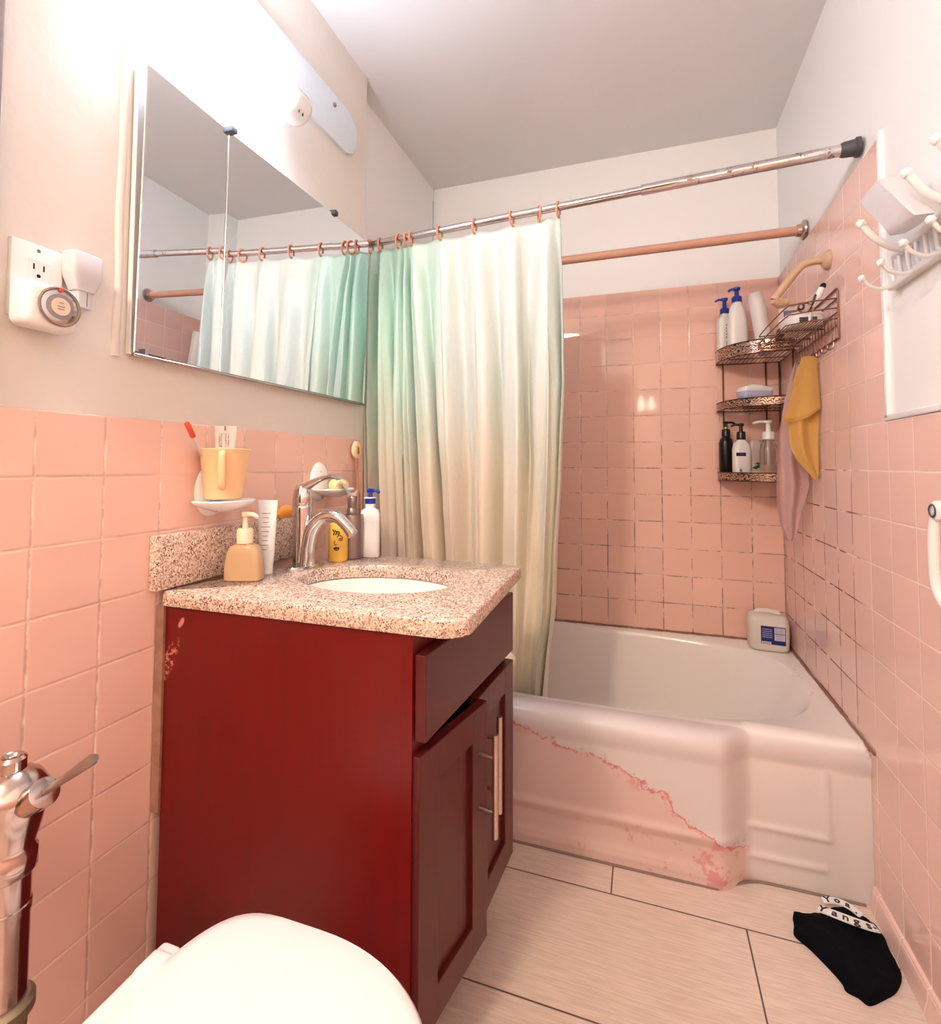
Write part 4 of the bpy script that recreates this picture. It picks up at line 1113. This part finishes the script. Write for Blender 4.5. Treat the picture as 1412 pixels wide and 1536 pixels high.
obj('wire_tray',bm,M['wire'],t)
for zz,dd in ((1.478,0),(1.505,.0)):
    bm=BM(); tube(bm,smoothpath([(-.004,BY0+.005,zz),(BD*.45,BY0+.006,zz-.002),(BD*.86,BY0+.020,zz-.004),(BD,BY0+.06,zz-.004),(BD,BY1-.02,zz),(BD*.8,BY1,zz),(-.004,BY1,zz)],5),wr,8); obj('side_rail',bm,M['wire'],t)
bm=BM(); pts=[]
for k in range(24): a=2*PI*k/24; pts.append(Vector((-.083+.019*math.cos(a),BY0-.002,1.484+.012*math.sin(a))))
tube(bm,pts,.0017,8,closed=True); obj('scroll_loop',bm,M['wire'],t)
for i,yy in enumerate((-.60,-.55,-.50,-.45,-.40,-.35,-.30)):
    bm=BM(); tube(bm,smoothpath([(-.004,yy,1.397),(-.006,yy,1.378),(-.016,yy,1.370),(-.026,yy,1.380)],5),.0018,8); 
    lathe(bm,[(0,-.003),(.003,0),(0,.003)],(-.026,yy,1.382),10); obj('hook',bm,M['wire'],t)
# things in the basket
ZB=zt+.0022
c=(-.062,-.52); t=thing('storage_case','white rounded box with a dark window lying in the wire basket','case',(c[0],c[1],ZB))
bm=BM(); loft(bm,[superring(c[0],c[1],ZB+h,a,b,3.2,48,.12) for h,a,b in ((0,.042,.050),(.003,.047,.056),(.030,.048,.058),(.031,.050,.060),(.036,.050,.060),(.040,.045,.055),(.041,.03,.04))]); cb=obj('case_body',bm,M['white'],t)
o_=Vector((c[0],c[1],ZB)); fx_,fn_=Vector((math.cos(.12),math.sin(.12),0)),Vector((math.sin(.12),-math.cos(.12),0))
decal(cb,'dark_window',o_,fx_,fn_,[(-.026,.006,.006,.022),(.008,.020,.006,.022)],M['rubber'],.0588)
t=thing('hair_clipper','grey black ridged clipper wedged against the white box in the basket','clipper',(-.088,-.44,ZB))
bm=BM(); e0=Vector((-.100,-.46,ZB+.014)); e1=Vector((-.078,-.33,ZB+.018)); tube(bm,[e0,e0.lerp(e1,.1),e0.lerp(e1,.9),e1],[.008,.0125,.0125,.008],16); obj('clipper_body',bm,M['rubber'],t)
t=thing('plastic_packet','clear plastic packet with a purple grey print standing in the basket','packet',(-.075,-.42,ZB))
bm=BM(); box(bm,(-.095,-.415,ZB+.001),(-.040,-.407,ZB+.098),.003,2); pk=obj('packet_body',bm,M['clear_tube'],t)
bm=BM(); prism(bm,[(-.082,-.4165),(-.044,-.4165),(-.044,-.4150),(-.082,-.4150)],ZB+.055,ZB+.088); obj('printed_patch',bm,M['purple_grey'],pk,False)
t=thing('razor','white and black razor standing handle up at the near end of the basket','razor',(-.045,-.585,ZB))
bm=BM(); path=smoothpath([(-.056,-.575,ZB+.004),(-.050,-.582,ZB+.045),(-.036,-.590,ZB+.075),(-.026,-.592,ZB+.098)],6); tube(bm,path,[.004]*6+[.0055]*6+[.0085]*7,14); obj('razor_handle',bm,M['white'],t)
bm=BM(); lathe(bm,[(0,0),(.008,.001),(.008,.010),(.004,.016),(0,.017)],(-.027,-.592,ZB+.096),16,(.4,-.1,1)); obj('black_tip',bm,M['black'],t,label='black tip')
bm=BM(); tube(bm,smoothpath([(-.058,-.584,ZB+.035),(-.050,-.592,ZB+.055),(-.044,-.597,ZB+.080)],5),.0026,8); obj('grip_strip',bm,M['black'],t)
t=thing('scissors','small black handled scissors standing in the basket behind the razor','scissors',(-.072,-.56,ZB))
bm=BM(); tube(bm,[(-.070,-.565,ZB+.002),(-.072,-.567,ZB+.045)],.0022,8); obj('blade',bm,M['steel'],t)
bm=BM(); pts=[Vector((-.073+.007*math.cos(2*PI*k/18),-.568,ZB+.056+.009*math.sin(2*PI*k/18))) for k in range(18)]; tube(bm,pts,.0028,8,closed=True); obj('finger_loop',bm,M['black'],t)
# ------------------------------------------------------------------ shower arm
t=thing('shower_pipe','tan painted shower arm bending down from its wall flange above the basket','shower arm',(0,-.568,1.60))
bm=BM(); lathe(bm,[(0,.0),(.029,.0),(.029,.004),(.024,.012),(.016,.018),(0,.019)],(-.0005,-.568,1.637),28,(-1,0,0)); obj('flange',bm,M['tan'],t)
bm=BM(); tube(bm,smoothpath([(-.006,-.568,1.637),(-.045,-.568,1.637),(-.072,-.568,1.625),(-.105,-.568,1.585),(-.142,-.568,1.535)],6),.0105,18); obj('pipe',bm,M['tan'],t)
bm=BM(); tube(bm,[(-.142,-.568,1.535),(-.128,-.560,1.525),(-.104,-.555,1.530)],[.0135,.014,.012],16); obj('shower_joint',bm,M['tan'],t)
# ------------------------------------------------------------------ towels hanging from the basket hooks
def cloth(name,lab,cat,mat,rows,amp,freq,seed,yc,thick=.0035,flap=None):
    """rows: (z, xleft, xright, y)"""
    bm=BM(); NZ=70; NXc=60; G=[]
    for iz in range(NZ+1):
        f=iz/NZ*(len(rows)-1); k=min(int(f),len(rows)-2); q=f-k
        a,b=rows[k],rows[k+1]; z,x0,x1,y=[a[j]*(1-q)+b[j]*q for j in range(4)]
        row=[]
        for i in range(NXc+1):
            u=i/NXc; x=x0+(x1-x0)*u
            yy=y+amp*(x1-x0)/.08*math.sin(2*PI*freq*u+seed+z*5)*.9+.006*noise.noise(Vector((u*3,z*9,seed)))
            zz=z+.004*noise.noise(Vector((u*4,z*6,seed+5)))
            if iz==NZ: zz+=.0
            row.append(bm.verts.new((x,yy,zz)))
        G.append(row)
    for a,b in zip(G[:-1],G[1:]):
        for i in range(NXc): bm.faces.new((a[i],a[i+1],b[i+1],b[i]))
    if flap:
        G=[]
        for iz in range(41):
            f=iz/40; row=[]
            for i in range(41):
                u=i/40; z0,z1=flap[0][0],flap[1][0]-.012*math.sin(PI*u)+flap[2]*u
                x0=flap[0][1]*(1-f)+flap[1][1]*f; x1=flap[0][2]*(1-f)+flap[1][2]*f
                z=z0+(z1-z0)*f; x=x0+(x1-x0)*u
                yy=flap[3]-.010*f-.006*math.sin(2*PI*1.3*u+2+z*5)*f+.004*(1 if f>.96 else 0)
                row.append(bm.verts.new((x,yy,z)))
            G.append(row)
        for a,b in zip(G[:-1],G[1:]):
            for i in range(40): bm.faces.new((a[i],a[i+1],b[i+1],b[i]))
    bmesh.ops.solidify(bm,geom=bm.faces[:],thickness=thick)
    tag(obj(name,bm,mat,None,True,180),lab,cat)
cloth('hand_towel','pale pink towel hanging lowest, behind the orange towel by the tiled corner','towel',M['towel_pink'],
 [(1.382,-.040,-.030,-.355),(1.34,-.052,-.030,-.36),(1.25,-.074,-.028,-.365),(1.15,-.092,-.022,-.37),(1.05,-.100,-.016,-.37),(.985,-.104,-.012,-.37),(.94,-.104,-.022,-.37),(.90,-.102,-.034,-.37),(.86,-.098,-.042,-.37),(.82,-.082,-.050,-.37),(.805,-.076,-.060,-.37)],.014,1.6,1.,0)
# orange towel: outer layer folded, with a turned hem
cloth('hand_towel','bright orange yellow towel hanging from a basket hook in front of the pink towel','towel',M['towel_orange'],
 [(1.378,-.045,-.012,-.452),(1.36,-.052,-.012,-.455),(1.30,-.072,-.010,-.46),(1.24,-.080,-.008,-.462),(1.185,-.088,-.008,-.463),(1.15,-.086,-.009,-.463),(1.10,-.080,-.010,-.462),(1.065,-.066,-.010,-.462),(1.04,-.048,-.010,-.462),(1.018,-.030,-.010,-.462),(1.005,-.024,-.013,-.462)],.011,1.3,2.2,0,flap=((1.380,-.045,-.012),(1.178,-.108,-.005),.040,-.474))
# ------------------------------------------------------------------ hook rack on the right wall
t=thing('hook_rack','white plastic wall rack with ball tipped hooks at the right edge','hook rack',(0.0,-1.12,1.41))
RY0,RY1=-1.42,-.952
bm=BM(); box(bm,(-.012,RY0,1.420),(.007,RY1,1.434),.0035,3); obj('lower_rail',bm,M['white'],t)
bm=BM(); box(bm,(-.016,RY0,1.478),(-.002,RY1-.028,1.492),.0035,3); obj('upper_rail',bm,M['white'],t)
y=RY1-.016; k=0
while y>RY0:
    bm=BM(); tube(bm,smoothpath([(-.004,y,1.428),(-.008,y,1.455),(-.009,y,1.484)],4),.0042,10); obj('upright',bm,M['white'],t); y-=.034; k+=1
for i,y in enumerate((-1.015,-1.205,-1.300)):
    bm=BM(); tip=Vector((-.085,y-.022,1.540)); tube(bm,smoothpath([(-.010,y-.006,1.484),(-.035,y-.012,1.492),(-.062,y-.018,1.510),tip],5),[.0075]*6+[.0065]*10,14); lathe(bm,[(0,-.0095),(.0065,-.007),(.0095,0),(.0065,.007),(0,.0095)],tip,16,(-.8,0,.5)); obj('hook',bm,M['white'],t)
for i,y in enumerate((-.968,-1.058,-1.148,-1.238)):
    bm=BM(); tip=Vector((-.072,y-.028,1.440)); tube(bm,smoothpath([(-.008,y,1.428),(-.030,y-.008,1.420),(-.055,y-.02,1.424),tip],5),.0038,12); lathe(bm,[(0,-.0075),(.005,-.0055),(.0075,0),(.005,.0055),(0,.0075)],tip,14,(-.8,0,.5)); obj('hook',bm,M['white'],t)
# carton hanging on the rack
t=thing('paper_packet','pale grey white flat packet hanging tilted on the hook rack','packet',(-.06,-1.12,1.46))
bm=BM(); cs=[(-1.010,1.600),(-1.106,1.594),(-1.236,1.462),(-1.140,1.470)]
def pk_(x,sh): return [Vector((x,y+(-1.125-y)*sh,z+(1.53-z)*sh)) for y,z in cs]
loft(bm,[pk_(-.050,.04),pk_(-.053,0),pk_(-.076,0),pk_(-.079,.06)])
bmesh.ops.subdivide_edges(bm,edges=bm.edges[:],cuts=4,use_grid_fill=True)
for v in bm.verts: v.co+=noise.noise_vector(v.co*26)*.0022
pk=obj('packet_body',bm,flat('pale wrapping',(216,210,212),.35),t)
# towel ring at the right edge
t=thing('towel_ring','white ring on a round post, cut by the right photo edge','towel ring',(0,-1.25,.80))
bm=BM(); lathe(bm,[(0,0),(.026,0),(.028,.004),(.024,.012),(.016,.018),(.014,.038),(.017,.042),(.017,.052),(.012,.056),(0,.056)],(0,-1.205,.972),28,(-1,0,0)); ps=obj('post',bm,M['white'],t)
bm=BM(); lathe(bm,[(.010,.0555),(.012,.057),(.010,.0585),(.008,.057)],(0,-1.205,.972),24,(-1,0,0),cap=False); obj('post_ring',bm,M['rubber'],ps)
bm=BM(); lathe(bm,[(0,0),(.026,0),(.028,.004),(.024,.012),(.016,.018),(.014,.038),(.017,.042),(.017,.052),(.012,.056),(0,.056)],(0,-1.395,.972),28,(-1,0,0)); obj('post',bm,M['white'],t)
bm=BM()
pts=[(-.047,-1.195,.965),(-.047,-1.186,.93),(-.046,-1.182,.87),(-.044,-1.186,.835),(-.042,-1.204,.817),(-.040,-1.24,.812),(-.040,-1.36,.812),(-.042,-1.396,.817),(-.044,-1.414,.835),(-.046,-1.418,.87),(-.047,-1.414,.93),(-.047,-1.405,.965)]
tube(bm,smoothpath(pts,5),.0085,16); obj('loop',bm,M['white'],t)
# ------------------------------------------------------------------ black clothing on the floor
t=thing('underwear','crumpled black boxer shorts with a white lettered waistband on the floor by the tub','clothing',(-.10,-.90,0))
outl=[(-.196,-.861),(-.199,-.885),(-.204,-.908),(-.182,-.933),(-.160,-.965),(-.143,-.995),(-.140,-1.013),(-.122,-1.020),(-.107,-1.030),(-.075,-1.008),(-.045,-.982),(-.022,-.945),(-.020,-.915),(-.021,-.875),(-.024,-.835),(-.036,-.812),(-.062,-.792),(-.095,-.800),(-.108,-.812),(-.121,-.831),(-.157,-.841),(-.178,-.850)]
cen=Vector((-.105,-.905))
dense=[Vector((q.x,q.y)) for q in smoothpath([(a,b,0) for a,b in outl]+[(*outl[0],0)],5)][:-1]
bm=BM(); rings=[]
for f,h in ((1,.0012),(1.0,.006),(.975,.011),(.9,.016),(.78,.019),(.62,.020),(.45,.019),(.28,.018),(.12,.018)):
    r_=[]
    for q in dense:
        p_=cen+(q-cen)*f; hh=h+(.010*noise.noise(Vector((p_.x*28,p_.y*28,.5)))+.005*noise.noise(Vector((p_.x*70,p_.y*70,2.5))) if f<.98 else 0)
        r_.append(Vector((p_.x,p_.y,max(.001,hh))))
    rings.append(r_)
rings=[[Vector((q.x,q.y,.0006)) for q in rings[0]]]+rings
loft(bm,rings); obj('cloth',bm,M['cotton'],t,ang=180)
# waistband: a raised strip near the tub end, two turns
def band(name,pts,w,z,lab=None):
    bm=BM(); P=smoothpath([(a,b,c) for a,b,c in pts],8); rings=[]
    for i,p_ in enumerate(P):
        d=(P[min(i+1,len(P)-1)]-P[max(i-1,0)]).normalized(); s_=Vector((-d.y,d.x,0))
        rings.append([p_+s_*w/2,p_+s_*w/2+Vector((0,0,.003)),p_-s_*w/2+Vector((0,0,.003)),p_-s_*w/2])
    loft(bm,rings); return obj(name,bm,M['white'],t,label=lab),P
wb,P=band('waistband',[(-.138,-.836,.020),(-.110,-.852,.027),(-.080,-.862,.029),(-.050,-.864,.027),(-.032,-.858,.022)],.022,0,'white waistband with black letters')
wb2,P3=band('waistband',[(-.118,-.796,.012),(-.092,-.795,.017),(-.066,-.802,.016),(-.046,-.815,.010)],.018,0,'back of the white waistband')
def letters(s,P,par,size):
    out=BM()
    for i,ch in enumerate(s):
        f=(i+.5)/len(s); k=int(f*(len(P)-1)); p_=P[k]; d=(P[min(k+1,len(P)-1)]-P[max(k-1,0)]).normalized()
        zz=Vector((0,0,1)); y_=zz.cross(d).normalized()
        M_=basis(p_+Vector((0,0,.0033)),d,y_,d.cross(y_))
        b=textmesh(ch,size,M_,.0004,.0006); me=bpy.data.meshes.new('x'); b.to_mesh(me); b.free(); out.from_mesh(me); bpy.data.meshes.remove(me)
    return obj('lettering',out,M['black'],par,False)
letters('Yangs-',P,wb,.027); letters('Yoa.',P3,wb2,.022)
# dirt wedge in the corner by the tub: caulk along the tub foot
bm=BM(); tube(bm,smoothpath([(-.98,-.829,.002),(-.6,-.829,.002),(-.40,-.826,.002),(-.34,-.822,.002),(-.30,-.792,.002),(-.255,-.770,.002),(-.2,-.766,.002),(-.02,-.764,.002)],8),.0035,8); struct('trim_4',bm,M['trim'])
bm=BM(); tube(bm,[(AL+.01,-.0025,.371),(-.004,-.0025,.371)],.005,8); struct('trim_5',bm,M['caulk'])
bm=BM(); tube(bm,[(-.0025,-.79,.369),(-.0025,-.003,.371)],.004,8); struct('trim_6',bm,M['caulk'])
# ------------------------------------------------------------------ toilet
t=thing('toilet','white toilet with its lid closed in front of the red vanity','toilet',(-1.0,-1.805,0))
TY=-1.812
def lidring(z,grow=0,back=-1.095,front=-.715,hw=.172,n=72):
    out=[]; xm=-.93
    for k in range(n):
        a=2*PI*k/n; c_,s_=math.cos(a),math.sin(a)
        if c_>=0: x=xm+(front+grow-xm)*abs(c_)**(2/2.25); y=TY+(hw+grow)*math.copysign(abs(s_)**(2/2.25),s_)
        else: x=xm+(back-grow-xm)*abs(c_)**(2/5.0); y=TY+(hw+grow)*math.copysign(abs(s_)**(2/3.0),s_)*(1-.10*abs(c_)**2)
        out.append(Vector((x,y,z)))
    return out
bm=BM(); loft(bm,[lidring(.400,-.004),lidring(.398,0),lidring(.415,.001),lidring(.422,-.004),lidring(.4250,-.016),lidring(.4265,-.06)]); obj('lid',bm,M['seat'],t)
bm=BM(); loft(bm,[lidring(.382,-.006,-1.112),lidring(.381,-.002,-1.112),lidring(.394,-.002,-1.112),lidring(.397,-.010,-1.108)]); obj('seat',bm,M['seat'],t)
bm=BM()
def bowlring(z,x0,x1,hw,p=2.3):
    return superring((x0+x1)/2,TY,z,(x1-x0)/2,hw,p,56)
loft(bm,[bowlring(0,-1.22,-.86,.125,3),bowlring(.04,-1.21,-.87,.115,3),bowlring(.14,-1.17,-.86,.105,2.6),bowlring(.25,-1.16,-.80,.135),bowlring(.33,-1.148,-.745,.150,2.6),bowlring(.372,-1.148,-.735,.155,2.8),bowlring(.380,-1.145,-.738,.152,2.8)]); obj('bowl',bm,M['porcelain'],t)
for dy in (-.075,.075):
    bm=BM(); box(bm,(-1.132,TY+dy-.020,.378),(-1.098,TY+dy+.020,.408),.008,3); obj('hinge',bm,M['seat'],t)
bm=BM(); box(bm,(-1.138,TY-.150,.376),(-1.104,TY+.112,.400),.008,3); obj('hinge_bar',bm,M['seat'],t)
# flush valve
t=thing('flush_valve','tarnished chrome flush valve with a side lever on a pipe beside the toilet','flush valve',(-1.283,-1.800,.39))
vx0,vy0=-1.292,-1.800
bm=BM(); lathe(bm,[(0,.520),(.028,.520),(.030,.523),(.030,.545),(.0275,.548),(.0275,.556),(.033,.575),(.0375,.598),(.0385,.612),(.0400,.616),(.0400,.624),(.0375,.629),(.031,.640),(.020,.648),(.0155,.650),(.0155,.663),(.012,.667),(.009,.6655),(.007,.662),(0,.661)],(vx0,vy0,0),40); obj('valve_body',bm,M['old_chrome'],t)
bm=BM(); lathe(bm,[(.0245,.355),(.0245,.470),(.026,.471),(.026,.480),(.0245,.481),(.0245,.520)],(vx0,vy0,0),32,cap=True); obj('vacuum_tube',bm,M['old_chrome'],t)
bm=BM(); lathe(bm,[(.030,.342),(.033,.346),(.033,.358),(.028,.363)],(vx0,vy0,0),32); obj('coupling_nut',bm,M['brass_dirty'],t,label='limescaled coupling ring')
bm=BM(); tube(bm,smoothpath([(vx0,vy0,.346),(vx0,vy0,.315),(vx0+.018,vy0,.285),(vx0+.06,vy0,.272),(vx0+.137,vy0,.270)],6),[.026]*6+[.024]*19,24); obj('spud_elbow',bm,M['brass_dirty'],t)
bm=BM(); hd=Vector((.83,.02,.56)).normalized(); h0=Vector((vx0+.034,vy0,.614))
tube(bm,[h0,h0+hd*.018,h0+hd*.0185,h0+hd*.034,h0+hd*.036],[.0165,.0165,.0175,.0175,.012],24); hs=obj('handle_socket',bm,M['old_chrome'],t)
bm=BM(); tube(bm,[h0+hd*.030,h0+hd*.050,h0+hd*.075,h0+hd*.128,h0+hd*.134],[.004,.0042,.0052,.0068,.0045],18); obj('lever',bm,M['steel'],hs)
bm=BM(); tube(bm,[(vx0-.03,vy0,.575),(W+.001,vy0,.575)],.021,20); lathe(bm,[(0,0),(.042,0),(.040,.006),(.024,.012),(0,.013)],(W+.0005,vy0,.575),28,(1,0,0)); obj('supply_pipe',bm,M['old_chrome'],t)
# ------------------------------------------------------------------ world, camera, view
w=bpy.data.worlds.new('w'); bpy.context.scene.world=w; w.use_nodes=True
w.node_tree.nodes['Background'].inputs[0].default_value=(.9,.9,1,1); w.node_tree.nodes['Background'].inputs[1].default_value=.1
cd=bpy.data.cameras.new('camera'); cam=bpy.data.objects.new('camera',cd); C.objects.link(cam)
f_px,ppx,ppy=764.4367,710.7559,664.3962
cd.sensor_fit='HORIZONTAL'; cd.sensor_width=36; cd.lens=f_px/1412*36
cd.shift_x=(706-ppx)/1412; cd.shift_y=(ppy-768)/1412; cd.clip_start=.02
a,b,c=.3218,.0435,.0034
fw=Vector((-math.sin(a)*math.cos(b),math.cos(a)*math.cos(b),math.sin(b))); r_=Vector((math.cos(a),math.sin(a),0)); u_=r_.cross(fw)
r2=r_*math.cos(c)+u_*math.sin(c); u2=-r_*math.sin(c)+u_*math.cos(c)
cam.matrix_world=basis(Vector((-.5115,-2.2544,1.0453)),r2,u2,-fw)
sc=bpy.context.scene; sc.camera=cam
sc.view_settings.view_transform='Standard'; sc.view_settings.look='None'; sc.view_settings.gamma=1; sc.view_settings.use_curve_mapping=False
sc.view_settings.exposure=1.22
